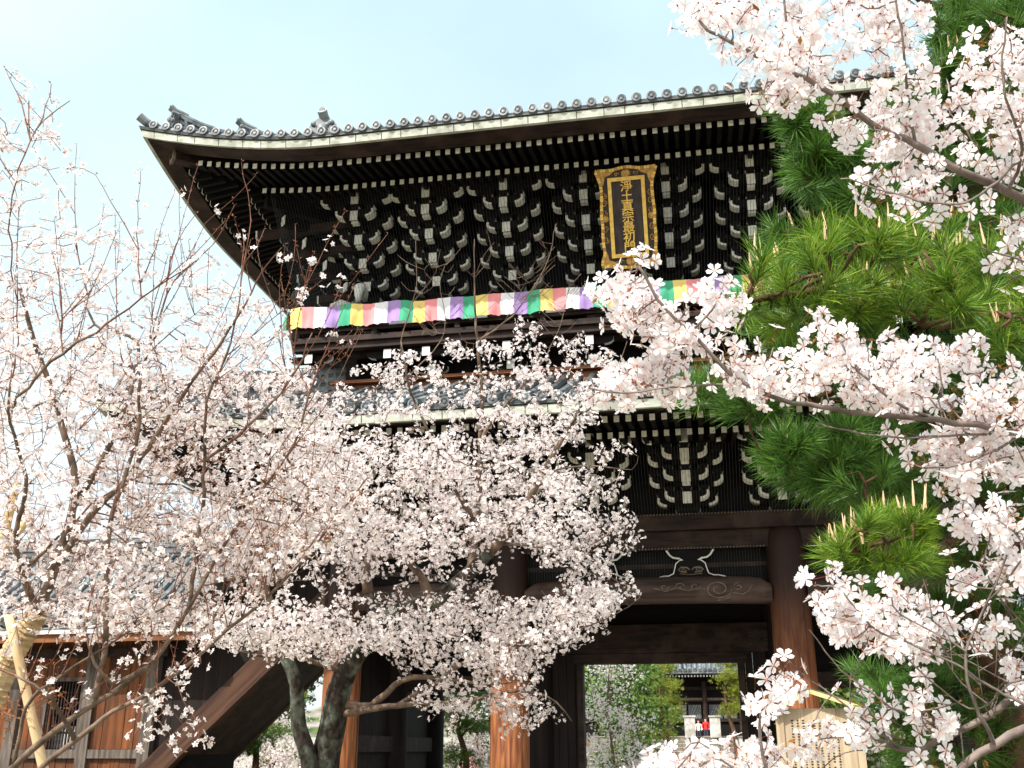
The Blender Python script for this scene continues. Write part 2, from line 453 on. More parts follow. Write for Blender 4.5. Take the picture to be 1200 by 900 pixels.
# ------------------------------------------------------------------ ground
MB('ground').add([(-900, -700, 0), (900, -700, 0), (900, 1500, 0), (-900, 1500, 0)], [(0, 1, 2, 3)]).build('ground', kind='structure')
mb = MB('earth')                                            # raised terrace beyond the gate that carries the main hall
mb.box(-60, 60, 32.0, 160, -0.5, 2.12)
mb.build('terrace_ground', kind='structure')
mb = MB('wooded')                                        # wooded hillside far behind
hv, hf = [], []
hx = np.linspace(-260, 260, 40)
for j, yy in enumerate((190, 215, 250, 300)):
    for i, xx in enumerate(hx):
        hv.append((xx, yy, (0, 5, 10, 13)[j] * (1 + 0.35 * math.sin(i * 0.9 + j) + 0.2 * math.sin(i * 2.3))))
for j in range(3):
    for i in range(39):
        hf.append((j * 40 + i, j * 40 + i + 1, j * 40 + i + 41, j * 40 + i + 40))
mb.add(hv, hf).build('hill', smooth=True, kind='structure')

# ------------------------------------------------------------------ the temple gate
gate = thing('temple_gate', 'huge black two storey temple gate with tiled roofs and white tipped rafters', 'temple gate', (0, 3.2, 0))
COLX = (-5.66, -2.5, 2.5, 5.66)
COLY = (0.0, 3.2, 6.4)
mb = MB('stone')
mb.box(-7.4, 7.4, -1.7, 8.1, -0.2, 0.40)
for k in range(2):
    mb.box(-4.5, 4.5, -2.1 - 0.34 * k, -1.7, -0.2, 0.27 - 0.13 * k)
mb.build('stone_base', gate)


def column(x, y, r=0.35, top=5.37):
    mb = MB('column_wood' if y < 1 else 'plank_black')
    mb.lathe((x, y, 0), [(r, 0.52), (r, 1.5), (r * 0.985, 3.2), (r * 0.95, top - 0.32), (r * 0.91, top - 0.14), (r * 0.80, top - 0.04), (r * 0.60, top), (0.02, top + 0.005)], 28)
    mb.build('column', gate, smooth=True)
    MB('stone').lathe((x, y, 0), [(r + 0.22, 0.40), (r + 0.2, 0.46), (r + 0.06, 0.53), (0.1, 0.53)], 24).build('column_base', gate)


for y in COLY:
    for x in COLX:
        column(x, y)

# beams over the columns
for y in COLY:
    MB('dark_timber').box(-6.15, 6.15, y - 0.25, y + 0.25, 5.335, 5.60).build('plate_beam', gate)
    for x0, x1 in zip(COLX[:-1], COLX[1:]):
        MB('dark_timber').box(x0 + 0.2, x1 - 0.2, y - 0.14, y + 0.14, 5.03, 5.328).build('tie_beam', gate)
for x in (-5.66, 5.66):
    MB('dark_timber').box(x - 0.14, x + 0.14, 0.1, 6.3, 5.03, 5.33).build('tie_beam', gate)
    MB('dark_timber').box(x - 0.24, x + 0.24, 0.26, 6.14, 5.338, 5.598).build('plate_beam', gate)
# ticked edges of the wire netting under the tie beam and over the plate beam (front)
for nm, y0, z0 in (('net_edge', -0.155, 5.0), ('net_edge', -0.262, 5.603)):
    mb = MB('dark_timber', 'carving')
    mb.box(-5.6, 5.6, y0 + 0.012, y0 + 0.05, z0, z0 + 0.028)
    for k in range(int(11.2 / 0.058)):
        x = -5.6 + 0.058 * k
        if min(abs(x - c) for c in COLX) > 0.33 or z0 > 5.5:
            mb.box(x, x + 0.022, y0, y0 + 0.012, z0 + 0.002, z0 + 0.026, 1)
    mb.build(nm, gate)


# rainbow beams: slightly arched, rounded, with a carved cloud scroll
def spiral(cx, cz, r, turns, y, a0=0.0, sgn=1, n=40):
    t_ = np.linspace(0, 1, n)
    a = a0 + sgn * t_ * turns * 2 * math.pi
    rr = r * (1 - 0.78 * t_)
    return np.stack([cx + rr * np.cos(a), np.full(n, y), cz + 0.72 * rr * np.sin(a)], 1)


def rainbow_beam(x0, x1, y, z0, h, scroll=True):
    L_ = x1 - x0
    mb = MB('beam_wood', 'carving')
    st = np.linspace(0, 1, 25)
    v, f = [], []
    for t_ in st:
        arch = 0.05 * (1 - (2 * t_ - 1) ** 2)
        e = min(t_, 1 - t_)
        hh = h * (1 - 0.28 * max(0, 1 - e / 0.05))
        for a, zz in ((-0.21, 0.16), (-0.24, 0.5), (-0.21, 0.84), (-0.15, 1.0), (0.15, 1.0), (0.21, 0.84), (0.24, 0.5), (0.21, 0.16), (0.14, 0), (-0.14, 0)):
            v.append((x0 + L_ * t_, y + a, z0 + arch * 1.0 + hh * zz))
    for i in range(24):
        for j in range(10):
            f.append((i * 10 + j, i * 10 + (j + 1) % 10, (i + 1) * 10 + (j + 1) % 10, (i + 1) * 10 + j))
    mb.add(v, f)
    o = mb.build('rainbow_beam', gate, smooth=True)
    if scroll:
        for sg, xe in ((1, x1), (-1, x0)):
            c = MB('carving')
            yf = y - 0.245
            s1 = spiral(xe - sg * 0.92, z0 + 0.24, 0.24, 1.75, yf, 0 if sg > 0 else math.pi, -sg)
            c.tube(s1, 0.012, 4)
            tail = [(xe - sg * 0.70, yf, z0 + 0.20), (xe - sg * 0.72, yf + .01, z0 + 0.1), (xe - sg * 0.83, yf + .02, z0 + 0.06), (xe - sg * 0.95, yf + 0.03, z0 + 0.045)]
            c.tube(tail, 0.012, 4)
            c.tube([(xe - sg * 0.68, yf, z0 + 0.17), (xe - sg * 0.50, yf, z0 + 0.14), (xe - sg * 0.40, yf, z0 + 0.19), (xe - sg * 0.33, yf + .01, z0 + 0.30)], 0.012, 4)
            c.tube(spiral(xe - sg * 0.57, z0 + 0.27, 0.09, 1.2, yf, math.pi / 2, sg), 0.010, 4)
            for q, (dx, r) in enumerate(((1.32, 0.10), (1.60, 0.09), (1.86, 0.075))):
                c.tube(spiral(xe - sg * dx, z0 + 0.30 - 0.0 * q, r, 1.0, yf + 0.005, 0, sg if q % 2 else -sg), 0.010, 4)
            wv = [(xe - sg * (1.15 + 0.1 * k), yf + 0.004, z0 + 0.25 + 0.03 * math.sin(k * 1.6)) for k in range(10)]
            c.tube(wv, 0.009, 4)
            c.build('carved_scroll', o)
    return o


rainbow_beam(-2.2, 2.2, 0.0, 4.02, 0.44)
rainbow_beam(-5.4, -2.8, 0.0, 4.02, 0.44)
rainbow_beam(2.8, 5.4, 0.0, 4.02, 0.44)


# frog-leg struts standing on the rainbow beams
def strut(x, z0):
    half = [(0.62, 0.0), (0.60, 0.03), (0.48, 0.06), (0.40, 0.06), (0.31, 0.10), (0.28, 0.20), (0.26, 0.28), (0.19, 0.335), (0.13, 0.335),
            (0.20, 0.37), (0.30, 0.385), (0.36, 0.43), (0.42, 0.52)]
    prof = half + [(-a, b) for a, b in reversed(half)]
    mb = MB('black_timber')
    mb.prism(prof, lambda a, b, d: (x + a, d, z0 + b), -0.10, 0.08)
    o = mb.build('frog_leg_strut', gate)
    e = MB('white_paint')
    for sg in (1, -1):
        e.tube([(x + sg * a, -0.105, z0 + b) for a, b in half], [0.010 + 0.006 * (i > 8) for i in range(13)], 4)
    e.build('white_edge', o)
    c = MB('carving')
    for sg in (1, -1):
        c.tube([(x + sg * 0.02, -0.11, z0 + 0.16), (x + sg * 0.06, -0.11, z0 + 0.20), (x + sg * 0.17, -0.11, z0 + 0.21), (x + sg * 0.22, -0.11, z0 + 0.17), (x + sg * 0.18, -0.11, z0 + 0.13), (x + sg * 0.07, -0.11, z0 + 0.12)], 0.014, 5)
        c.tube(spiral(x + sg * 0.13, z0 + 0.165, 0.05, 1.1, -0.11, 0, sg), 0.009, 4)
    c.tube([(x - 0.2, -0.11, z0 + 0.095), (x, -0.11, z0 + 0.075), (x + 0.2, -0.11, z0 + 0.095)], 0.008, 4)
    c.build('flower_carving', o)


for x in (-0.80, 0.82, -4.08, 4.08):
    strut(x, 4.47)
# dark boarding behind the struts and round the passage
for x0, x1 in ((-5.4, -2.8), (-2.2, 2.2), (2.8, 5.4)):
    MB('black_timber').box(x0 - 0.05, x1 + 0.05, 0.105, 0.16, 4.46, 5.03).build('boarding', gate)
    MB('dark_timber').box(x0 - 0.05, x1 + 0.05, 0.09, 0.22, 4.70, 4.78).build('batten', gate)
mb = MB('black_timber')
mb.box(-5.5, 5.5, 0.3, 6.1, 4.95, 5.02)
mb.build('ceiling', gate)
# middle line: lintel, header boards, jambs, fixed plank leaves
MB('black_timber').box(-5.4, 5.4, 3.12, 3.2, 4.05, 5.0).build('boarding', gate)
MB('dark_timber').box(-2.6, 2.6, 2.98, 3.36, 3.46, 4.03).build('header_beam', gate)
o = MB('dark_timber').box(-1.72, 1.80, 3.02, 3.32, 3.262, 3.452).build('door_lintel', gate)
for k, z in enumerate((3.62, 3.62, 3.62)):
    mb = MB('iron')
    for q in range(4):
        mb.box(1.86 + 0.15 * k, 1.92 + 0.15 * k, 2.962, 2.982, 3.60 + 0.075 * q, 3.635 + 0.075 * q + 0.012 * (k % 2))
    mb.build('metal_fitting', gate)
for x0, x1 in ((-2.22, -1.53), (1.61, 2.22)):
    mb = MB('plank_black')
    n = 4
    w = (x1 - x0) / n
    for k in range(n):
        mb.box(x0 + k * w + 0.004, x0 + (k + 1) * w - 0.004, 3.10 + 0.012 * (k % 2), 3.22, 0.41, 3.45)
    xj = x1 if x0 < 0 else x0
    mb.build('door_panel', gate)
    MB('dark_timber').box(xj - 0.12 if x0 < 0 else xj, xj if x0 < 0 else xj + 0.12, 3.0, 3.34, 0.41, 3.26).build('door_jamb', gate)
for x0, x1 in ((-5.4, -2.8), (2.8, 5.4)):
    MB('dark_timber').box(x0, x1, 3.05, 3.35, 2.75, 3.05).build('side_lintel', gate)
    MB('black_timber').box(x0, x1, 3.13, 3.25, 3.04, 4.06).build('boarding', gate)
for x in (-5.66, 5.66):
    mb = MB('plank_black')
    for k in range(24):
        y = 0.3 + k * 0.242
        mb.box(x - 0.05 - 0.008 * (k % 2), x + 0.05, y + 0.003, y + 0.239, 0.41, 5.03)
    mb.build('side_wall', gate)
    MB('dark_timber').box(x - 0.16, x + 0.16, 0.3, 6.1, 1.55, 1.85).build('wall_rail', gate)

# ------------------------------------------------------------------ bracket sets with white painted ends
def arm_profile(L_, h):
    """Boat shaped bracket arm, half outline mirrored; returns outline and the edges painted white."""
    r = [(L_, h), (L_, h * 0.52), (L_ - 0.035, h * 0.26), (L_ - 0.10, h * 0.06), (L_ - 0.17, 0.0)]
    prof = r + [(-a, b) for a, b in reversed(r)]
    white = {0: 1, 1: 1, 2: 1, 3: 1, 5: 1, 6: 1, 7: 1, 8: 1}
    return prof, white


def tips(mb, x, yf, z, L_, h, w=0.048):
    """Painted border on the front face along each curved arm end."""
    outer = [(L_, h), (L_, h * 0.52), (L_ - 0.035, h * 0.26), (L_ - 0.10, h * 0.06), (L_ - 0.17, 0.0)]
    inner = [(L_ - w, h), (L_ - w, h * 0.60), (L_ - w - 0.025, h * 0.46), (L_ - 0.115, h * 0.32), (L_ - 0.17, h * 0.26)]
    for sg in (-1, 1):
        v = [(x + sg * a, yf - 0.004, z + b_) for a, b_ in outer + inner]
        mb.add(v, [(i, i + 1, i + 6, i + 5) if sg > 0 else (i, i + 5, i + 6, i + 1) for i in range(4)], 1)


def block(mb, x, y, z, w=0.19, h=0.15):
    """Bearing block: square top, waist cut in below, pale cut faces."""
    q, p = w / 2, w / 2 * 0.66
    mb.box(x - q, x + q, y - q, y + q, z + h * 0.45, z + h, 0)
    v = [(x - p, y - p, z), (x + p, y - p, z), (x + p, y + p, z), (x - p, y + p, z),
         (x - q, y - q, z + h * 0.447), (x + q, y - q, z + h * 0.447), (x + q, y + q, z + h * 0.447), (x - q, y + q, z + h * 0.447)]
    mb.add(v, [(1, 2, 6, 5), (3, 0, 4, 7)], 1)
    mb.add(v, [(0, 1, 5, 4), (2, 3, 7, 6), (0, 3, 2, 1)], 0)


def bracket(x, y0, z0, tiers, dz, dy, corner=0, low=False):
    mb = MB('black_timber', 'white_paint', 'dark_timber')
    # big base block on the plate
    block(mb, x, y0, z0 - 0.02, 0.46, 0.30)
    h = 0.17
    for k in range(tiers):
        z = z0 + 0.20 + dz * k
        yk = y0 - dy * (k + 1)
        # outward arm with white nose
        mb.box(x - 0.075, x + 0.075, yk - 0.10, y0, z, z + h, 0)
        mb.box(x - 0.079, x + 0.079, yk - 0.113, yk - 0.101, z - 0.03, z + h + 0.012, 1)
        mb.box(x - 0.070, x + 0.070, yk - 0.04, yk + 0.10, z - 0.055, z - 0.003, 1 if k else 0)
        # cross arms on this step and on the step behind
        for (yy, L_) in ((yk, 0.40), (yk + dy, 0.66)):
            if k == 0 and L_ > 0.6:
                L_ = 0.55
            prof, wh = arm_profile(L_, h)
            zz = z + (0.0 if L_ < 0.5 else 0.02) + (dz * 0.12 if L_ < 0.5 else -dz * 0.1)
            mb.prism(prof, lambda a, b_, d, zz=zz: (x + a, d, zz + b_), yy - 0.095, yy + 0.095, 0, wh)
            tips(mb, x, yy - 0.095, zz, L_, h)
            for sx_ in (-1, 0, 1):
                block(mb, x + sx_ * (L_ - 0.09), yy, zz + h + 0.003)
    zt = z0 + 0.20 + dz * tiers
    yk = y0 - dy * tiers
    # top arm: long one carrying the eave purlin
    tips(mb, x, yk - 0.07, zt, 0.74, 0.15)
    prof, wh = arm_profile(0.74, 0.15)
    mb.prism(prof, lambda a, b_, d: (x + a, d, zt + b_), yk - 0.07, yk + 0.07, 0, wh)
    mb.box(x - 0.075, x + 0.075, yk - 0.13, yk - 0.08, zt - 0.02, zt + 0.22, 1)
    if corner:
        s_ = corner
        for k in range(tiers):
            z = z0 + 0.20 + dz * k
            ext = 0.62 + dy * (k + 1)
            # arms running out sideways past the corner, white ends facing out and down
            mb.bar((x, y0 - dy * (k + 0.2), z + 0.1), (x + s_ * (ext + 0.2), y0 - dy * (k + 0.2), z + 0.02 + 0.0 * k), 0.13, 0.17, 2)
            mb.bar((x + s_ * (ext + 0.2), y0 - dy * (k + 0.2), z + 0.02), (x + s_ * (ext + 0.235), y0 - dy * (k + 0.2), z + 0.017), 0.138, 0.178, 1)
            # diagonal arms
            a = np.array((x, y0, z + 0.09)); bb = a + np.array((s_ * dy * (k + 1.35), -dy * (k + 1.35), -0.0))
            mb.bar(a, bb, 0.15, 0.18, 0)
            mb.bar(bb, bb + np.array((s_ * 0.012, -0.012, 0)), 0.165, 0.2, 1)
        # tail rafter with a carved nose reaching out under the hip
        a = np.array((x, y0, zt + 0.10)); bb = a + np.array((s_ * dy * (tiers + 1.2), -dy * (tiers + 1.2), -0.08))
        mb.bar(a, bb, 0.17, 0.22, 0)
    return mb


UB_Z, UB_T, UB_DZ, UB_DY = 10.28, 4, 0.365, 0.34
UBX = [-5.40, -3.93, -2.36, -0.785, 0.785, 2.36, 3.93, 5.40]
for x in UBX:
    bracket(x, -0.05, UB_Z, UB_T, UB_DZ, UB_DY, corner=(-1 if x < -5 else 1 if x > 5 else 0)).build('bracket_set', gate)
# pale carved corner nose beside the left upper corner post
for sg in (-1, 1):
    c = MB('white_paint')
    xx = sg * 5.42
    c.tube([(xx - 0.0, -0.52, 10.22), (xx, -0.62, 10.34), (xx, -0.78, 10.40), (xx, -0.90, 10.34), (xx, -0.95, 10.18), (xx, -0.93, 10.02)], [0.05, 0.10, 0.12, 0.11, 0.08, 0.05], 8)
    c.tube([(xx + sg * 0.3, -0.5, 10.16), (xx + sg * 0.5, -0.52, 10.2), (xx + sg * 0.68, -0.54, 10.13), (xx + sg * 0.72, -0.54, 10.05)], [0.06, 0.10, 0.09, 0.04], 8)
    c.build('carved_nose', gate, smooth=True)
# side faces of the upper storey
for s_ in (-1, 1):
    for y in (1.6, 3.2, 4.8, 6.3):
        mb = bracket(0, 0, UB_Z, UB_T, UB_DZ, UB_DY)
        mb.V = [(s_ * (5.40 - py_), y + px_ * 1.0, pz_) for px_, py_, pz_ in mb.V]
        mb.build('bracket_set', gate)
LB_Z, LB_T, LB_DZ, LB_DY = 5.60, 3, 0.315, 0.33
LBX = [-5.66, -4.08, -2.5, -0.835, 0.835, 2.5, 4.08, 5.66]
for x in LBX:
    bracket(x, -0.02, LB_Z, LB_T, LB_DZ, LB_DY, corner=(-1 if x < -5 else 1 if x > 5 else 0), low=True).build('bracket_set', gate)
# storey walls behind the brackets
MB('black_timber').box(-5.6, 5.6, 0.06, 6.3, 5.602, 8.4).build('lower_wall', gate)
MB('black_timber').box(-5.35, 5.35, 0.08, 6.3, 8.42, 12.6).build('upper_wall', gate)
for x in UBX:
    MB('dark_timber').lathe((x, 0.05, 0), [(0.19, 9.0), (0.19, 10.25), (0.1, 10.27)], 14).build('upper_post', gate)
MB('dark_timber').box(-5.75, 5.75, -0.19, 0.04, 10.02, 10.24).build('plate_beam', gate)
MB('dark_timber').box(-5.6, 5.6, -0.12, 0.05, 9.78, 9.98).build('tie_beam', gate)
# purlins on the bracket tops
MB('black_timber').box(-6.9, 6.9, -0.05 - UB_DY * 4 - 0.11, -0.05 - UB_DY * 4 + 0.11, UB_Z + 0.2 + UB_DZ * 4 + 0.15, UB_Z + 0.2 + UB_DZ * 4 + 0.34).build('eave_purlin', gate)
MB('black_timber').box(-6.9, 6.9, -0.02 - LB_DY * 3 - 0.11, -0.02 - LB_DY * 3 + 0.11, LB_Z + 0.2 + LB_DZ * 3 + 0.15, LB_Z + 0.2 + LB_DZ * 3 + 0.32).build('eave_purlin', gate)


# ------------------------------------------------------------------ eaves, rafters, tiles
class Roof:
    def __init__(s, name, zc, xs, yf, yb, hx, hy0, hy1, pitch, curve, dmax, uplift, upl):
        s.name, s.zc, s.xs, s.yf, s.yb = name, zc, xs, yf, yb
        s.hx, s.hy0, s.hy1 = hx, hy0, hy1              # wall lines the rafters start from
        s.pitch, s.curve, s.dmax, s.u, s.ul = pitch, curve, dmax, uplift, upl

    def lift(s, dc, o=0.0):
        """Rise of the eave near a corner; dc distance along the eave from the corner."""
        t_ = max(0.0, 1 - dc / s.ul)
        return s.u * t_ ** 1.7 * max(0.0, 1 + o / 3.6)

    def edges(s):
        n = 44
        xs_, yf, yb = s.xs, s.yf, s.yb
        def lin(a, b):
            t_ = np.linspace(0, 1, n)
            t_ = 0.5 - 0.5 * np.cos(math.pi * t_)
            return a + (b - a) * t_
        out = []
        for x in (lin(-xs_, xs_),):
            out.append((np.array([(v, yf, s.zc + s.lift(min(xs_ - v, xs_ + v))) for v in x]), np.array([0, -1.0, 0]), np.array([1.0, 0, 0])))
            out.append((np.array([(v, yb, s.zc + s.lift(min(xs_ - v, xs_ + v))) for v in x]), np.array([0, 1.0, 0]), np.array([1.0, 0, 0])))
        y = lin(yf, yb)
        for sg in (-1, 1):
            out.append((np.array([(sg * xs_, v, s.zc + s.lift(min(v - yf, yb - v))) for v in y]), np.array([sg * 1.0, 0, 0]), np.array([0, 1.0, 0])))
        return out

    def ribbon(s, prof, mat, name, parent):
        """Closed outline (o, z) round all four eaves, mitred at the corners."""
        for pts, out, along in s.edges():
            k = len(prof)
            v = []
            a0, a1 = pts[0] @ along, pts[-1] @ along
            for p in pts:
                t_ = (p @ along - a0) / (a1 - a0)
                for o, z in prof:
                    q = p + out * o + along * (o * (2 * t_ - 1))       # mitre
                    dl = min(t_, 1 - t_) * (a1 - a0)
                    q[2] = s.zc + s.lift(dl, min(0, o)) + z
                    v.append(q)
            f = []
            for i in range(len(pts) - 1):
                for j in range(k):
                    jj = (j + 1) % k
                    f.append((i * k + j, i * k + jj, (i + 1) * k + jj, (i + 1) * k + j))
            MB(mat).add(v, f).build(name, parent)

    def height(s, d):
        return s.pitch * d + s.curve * d * d

    def surf(s, x, y):
        """Top of the tiled skirt."""
        dx = s.xs - abs(x)
        dy = min(y - s.yf, s.yb - y)
        d = max(0.0, min(dx, dy))
        dc = max(dx, dy)
        return s.zc + 0.15 + s.height(d) + s.lift(max(0, dc - d * 0.0), -d)


def build_roof(r, parent, raf_z, fly_o, base_o, slope, fas, x_vis, tile_len):
    root = parent
    # white painted band, timber fascia, tile course
    r.ribbon([(-0.05, -0.062), (0.02, -0.062), (0.045, 0.070), (-0.05, 0.070)], 'eave_white', 'white_eave_band', root)
    mb = MB('dark_timber')
    for k in range(int(r.xs * 2 / 0.45)):
        x = -r.xs + 0.22 + 0.45 * k + 0.05 * math.sin(k * 2.1)
        z = r.zc + r.lift(r.xs - abs(x))
        mb.add([(x, r.yf - 0.0225, z - 0.060), (x + 0.013, r.yf - 0.0225, z - 0.060), (x + 0.013, r.yf - 0.0475, z + 0.068), (x, r.yf - 0.0475, z + 0.068)], [(0, 1, 2, 3)])
    mb.build('band_joint', root, kind='stuff')
    r.ribbon([(-0.42, fas[0]), (-0.055, fas[1]), (-0.055, 0.085), (-0.42, 0.085)], 'dark_timber', 'eave_fascia', root)
    r.ribbon([(-0.30, 0.090), (0.07, 0.090), (0.09, 0.15), (-0.30, 0.22)], 'tile_dark', 'eave_tile_course', root)
    zb = raf_z
    r.ribbon([(-0.43, 0.02), (-0.43, 0.08), (-3.55, 0.10 + slope * 3.1 + 0.10), (-3.55, 0.02 + slope * 3.1 + 0.10)], 'black_timber', 'soffit', root)
    # rafters: two stepped rows along the front, each with a white painted end
    stuff = {'flying_rafter': MB('black_timber', 'white_paint'), 'base_rafter': MB('black_timber', 'white_paint')}
    n = int(r.xs * 2 / 0.19)
    for k in range(n):
        x = (k - (n - 1) / 2) * 0.19
        dc = r.xs - abs(x)
        for nm, o1, o0 in (('flying_rafter', fly_o, base_o - 0.25), ('base_rafter', base_o, r.yf - r.hy0)):
            o_lim = -(dc - 0.12)
            o0_ = max(o0, o_lim)
            if o1 - o0_ < 0.12:
                continue
            za = r.zc + raf_z[nm] + r.lift(dc, o1)
            zb_ = za + slope * (o1 - o0_) + (r.lift(dc, o0_) - r.lift(dc, o1))
            ya, yb_ = r.yf - o1, r.yf - o0_
            vis = x_vis[0] <= x <= x_vis[1]
            mb = MB('black_timber', 'white_paint') if vis else stuff[nm]
            mb.bar((x, ya, za), (x, yb_, zb_), 0.078, 0.105, 0)
            mb.box(x - 0.043, x + 0.043, ya - 0.014, ya - 0.002, za - 0.052, za + 0.052, 1)
            if vis:
                mb.build(nm, root)
    for nm in stuff:
        if stuff[nm].n:
            stuff[nm].build(nm, root, kind='stuff')
    # rafters along the sides and the back (plain underside)
    mb = MB('black_timber', 'white_paint')
    m_ = int((r.yb - r.yf) / 0.19)
    for sg in (-1, 1):
        for k in range(m_):
            y = r.yf + 0.1 + k * 0.19
            dc = min(y - r.yf, r.yb - y)
            for nm, o1, o0 in (('flying_rafter', fly_o, base_o - 0.25), ('base_rafter', base_o, -(r.xs - r.hx))):
                o0_ = max(o0, -(dc - 0.12))
                if o1 - o0_ < 0.12:
                    continue
                za = r.zc + raf_z[nm] + r.lift(dc, o1)
                zb_ = za + slope * (o1 - o0_) + (r.lift(dc, o0_) - r.lift(dc, o1))
                mb.bar((sg * (r.xs + o1), y, za), (sg * (r.xs + o0_), y, zb_), 0.078, 0.105, 0)
                xe = sg * (r.xs + o1)
                mb.box(min(xe, xe + sg * 0.012), max(xe, xe + sg * 0.012), y - 0.043, y + 0.043, za - 0.052, za + 0.052, 1)
    mb.build('side_rafter', root, kind='stuff')
    # hip rafters with a carved end
    for sx_ in (-1, 1):
        for yy, sy in ((r.yf, 1), (r.yb, -1)):
            a = (sx_ * r.hx, r.hy0 if sy > 0 else r.hy1, r.zc + slope * 3.0 + 0.05)
            bb = (sx_ * (r.xs - 0.42), yy + sy * 0.42, r.zc + r.u * 0.80 - 0.13)
            mb = MB('dark_timber', 'carving')
            mb.bar(a, bb, 0.22, 0.26, 0)
            d = np.array(bb) - np.array(a); d /= np.linalg.norm(d)
            c = np.array(bb)
            mb.bar(c, c + d * 0.05, 0.25, 0.30, 1)
            for q in (-0.06, 0.0, 0.06):
                mb.bar(c + d * 0.052 + np.array((0, 0, q)), c + d * 0.07 + np.array((0, 0, q)), 0.2 - abs(q), 0.02, 0)
            mb.build('hip_rafter', root)
    # round cover tiles running up the slope, each with a disc end
    n = int(r.xs * 2 / 0.262)
    sm = MB('tile', 'tile_dark')
    for k in range(n):
        x = (k - (n - 1) / 2) * 0.262
        dc = r.xs - abs(x)
        ln = min(tile_len, dc + 0.05)
        vis = x_vis[2] <= x <= x_vis[3]
        mb = MB('tile', 'tile_dark') if vis else sm
        steps = np.linspace(0, ln, 6)
        pts = [(x, r.yf - 0.10 + d, r.surf(x, r.yf + d) + 0.055) for d in steps]
        mb.tube(pts, 0.070, 8, 0)
        zc = pts[0][2]
        # end disc: rim, sunken field, boss
        yv = r.yf - 0.10
        for r0, r1, y0, y1, mm in ((0.088, 0.088, 0.03, -0.012, 0), (0.088, 0.060, -0.012, -0.014, 0), (0.060, 0.056, -0.014, 0.004, 1), (0.056, 0.034, 0.004, 0.004, 1), (0.034, 0.028, 0.004, -0.010, 0), (0.028, 0.001, -0.010, -0.012, 0)):
            o = mb.n
            v = []
            for j in range(12):
                a = j * math.pi / 6
                v.append((x + r0 * math.cos(a), yv + y0, zc - 0.01 + r0 * math.sin(a)))
            for j in range(12):
                a = j * math.pi / 6
                v.append((x + r1 * math.cos(a), yv + y1, zc - 0.01 + r1 * math.sin(a)))
            mb.add(v, [(j, (j + 1) % 12, 12 + (j + 1) % 12, 12 + j) for j in range(12)], mm)
        # flat pan tile lip between the covers
        mb.box(x + 0.08, x + 0.182, r.yf - 0.075, r.yf - 0.03, r.surf(x, r.yf) - 0.055, r.surf(x, r.yf) + 0.0, 0)
        if vis:
            mb.build('eave_tile', root)
    for sg in (-1, 1):
        m_ = int((r.yb - r.yf) / 0.262)
        for k in range(m_):
            y = r.yf + 0.13 + k * 0.262
            dc = min(y - r.yf, r.yb - y)
            ln = min(tile_len, dc + 0.05)
            pts = [(sg * (r.xs + 0.10 - d), y, r.surf(sg * (r.xs - d), y) + 0.055) for d in np.linspace(0, ln, 5)]
            sm.tube(pts, 0.075, 8, 0)
    sm.build('cover_tile', root, kind='stuff')


def ridge(mb, pts, w=0.26, h=0.34, lines=6):
    """Stacked ridge: courses of flat tiles with a round cover on top."""
    pts = [np.array(p, float) for p in pts]
    for a, bb in zip(pts[:-1], pts[1:]):
        for q in range(lines):
            ww = w * (1.0 if q % 2 else 0.82)
            off = np.array((0, 0, h * (q + 0.5) / lines))
            mb.bar(a + off, bb + off, ww, h / lines * 0.98, 0 if q % 2 else 1)
    mb.tube([p + np.array((0, 0, h + 0.05)) for p in pts], 0.085, 8, 0)


def demon_tile(mb, c, d, s_=1.0):
    """Ridge end ornament facing direction d: scalloped plate, boss face, side curls, upturned round finial on top."""
    d = np.array(d, float); d /= np.linalg.norm(d)
    sd = np.cross(d, (0, 0, 1.0)); u = np.array((0, 0, 1.0))
    c = np.array(c, float)
    prof = [(-0.24, -0.06), (0.24, -0.06), (0.30, 0.06), (0.20, 0.12), (0.24, 0.24), (0.15, 0.34), (0.06, 0.40), (-0.06, 0.40), (-0.15, 0.34), (-0.24, 0.24), (-0.20, 0.12), (-0.30, 0.06)]
    mb.prism([(a * s_, b_ * s_) for a, b_ in prof], lambda a, b_, e: c + sd * a + u * b_ + d * e, -0.05, 0.05, 1)
    mb.lathe((0, 0, 0), [(0.01, 0)], 3) if False else None
    for a, b_, r in ((0, 0.17, 0.10), (-0.08, 0.24, 0.045), (0.08, 0.24, 0.045), (0, 0.08, 0.06), (-0.2, 0.05, 0.06), (0.2, 0.05, 0.06), (-0.16, 0.28, 0.05), (0.16, 0.28, 0.05)):
        p = c + sd * a * s_ + u * b_ * s_ + d * 0.06
        mb.tube([p - d * 0.05, p, p + d * r * 0.5 * s_, p + d * r * 0.8 * s_], [r * s_, r * s_, r * 0.75 * s_, r * 0.2 * s_], 8, 0)
    p = c + u * 0.44 * s_
    mb.tube([p - d * 0.30 * s_ - u * 0.06 * s_, p - u * 0.01, p + d * 0.06 * s_ + u * 0.03 * s_, p + d * 0.11 * s_ + u * 0.06 * s_], [0.085 * s_, 0.085 * s_, 0.085 * s_, 0.088 * s_], 10, 0)
    e = p + d * 0.113 * s_ + u * 0.061 * s_
    mb.tube([e, e + d * 0.012], [0.055 * s_, 0.05 * s_], 10, 1)


RU = Roof('upper', 12.10, 9.0, -3.45, 9.85, 5.4, 0.0, 6.4, 0.30, 0.028, 3.4, 0.62, 3.6)
RL = Roof('lower', 6.65, 9.05, -3.60, 10.0, 5.66, 0.0, 6.4, 0.40, 0.018, 3.2, 0.55, 3.6)


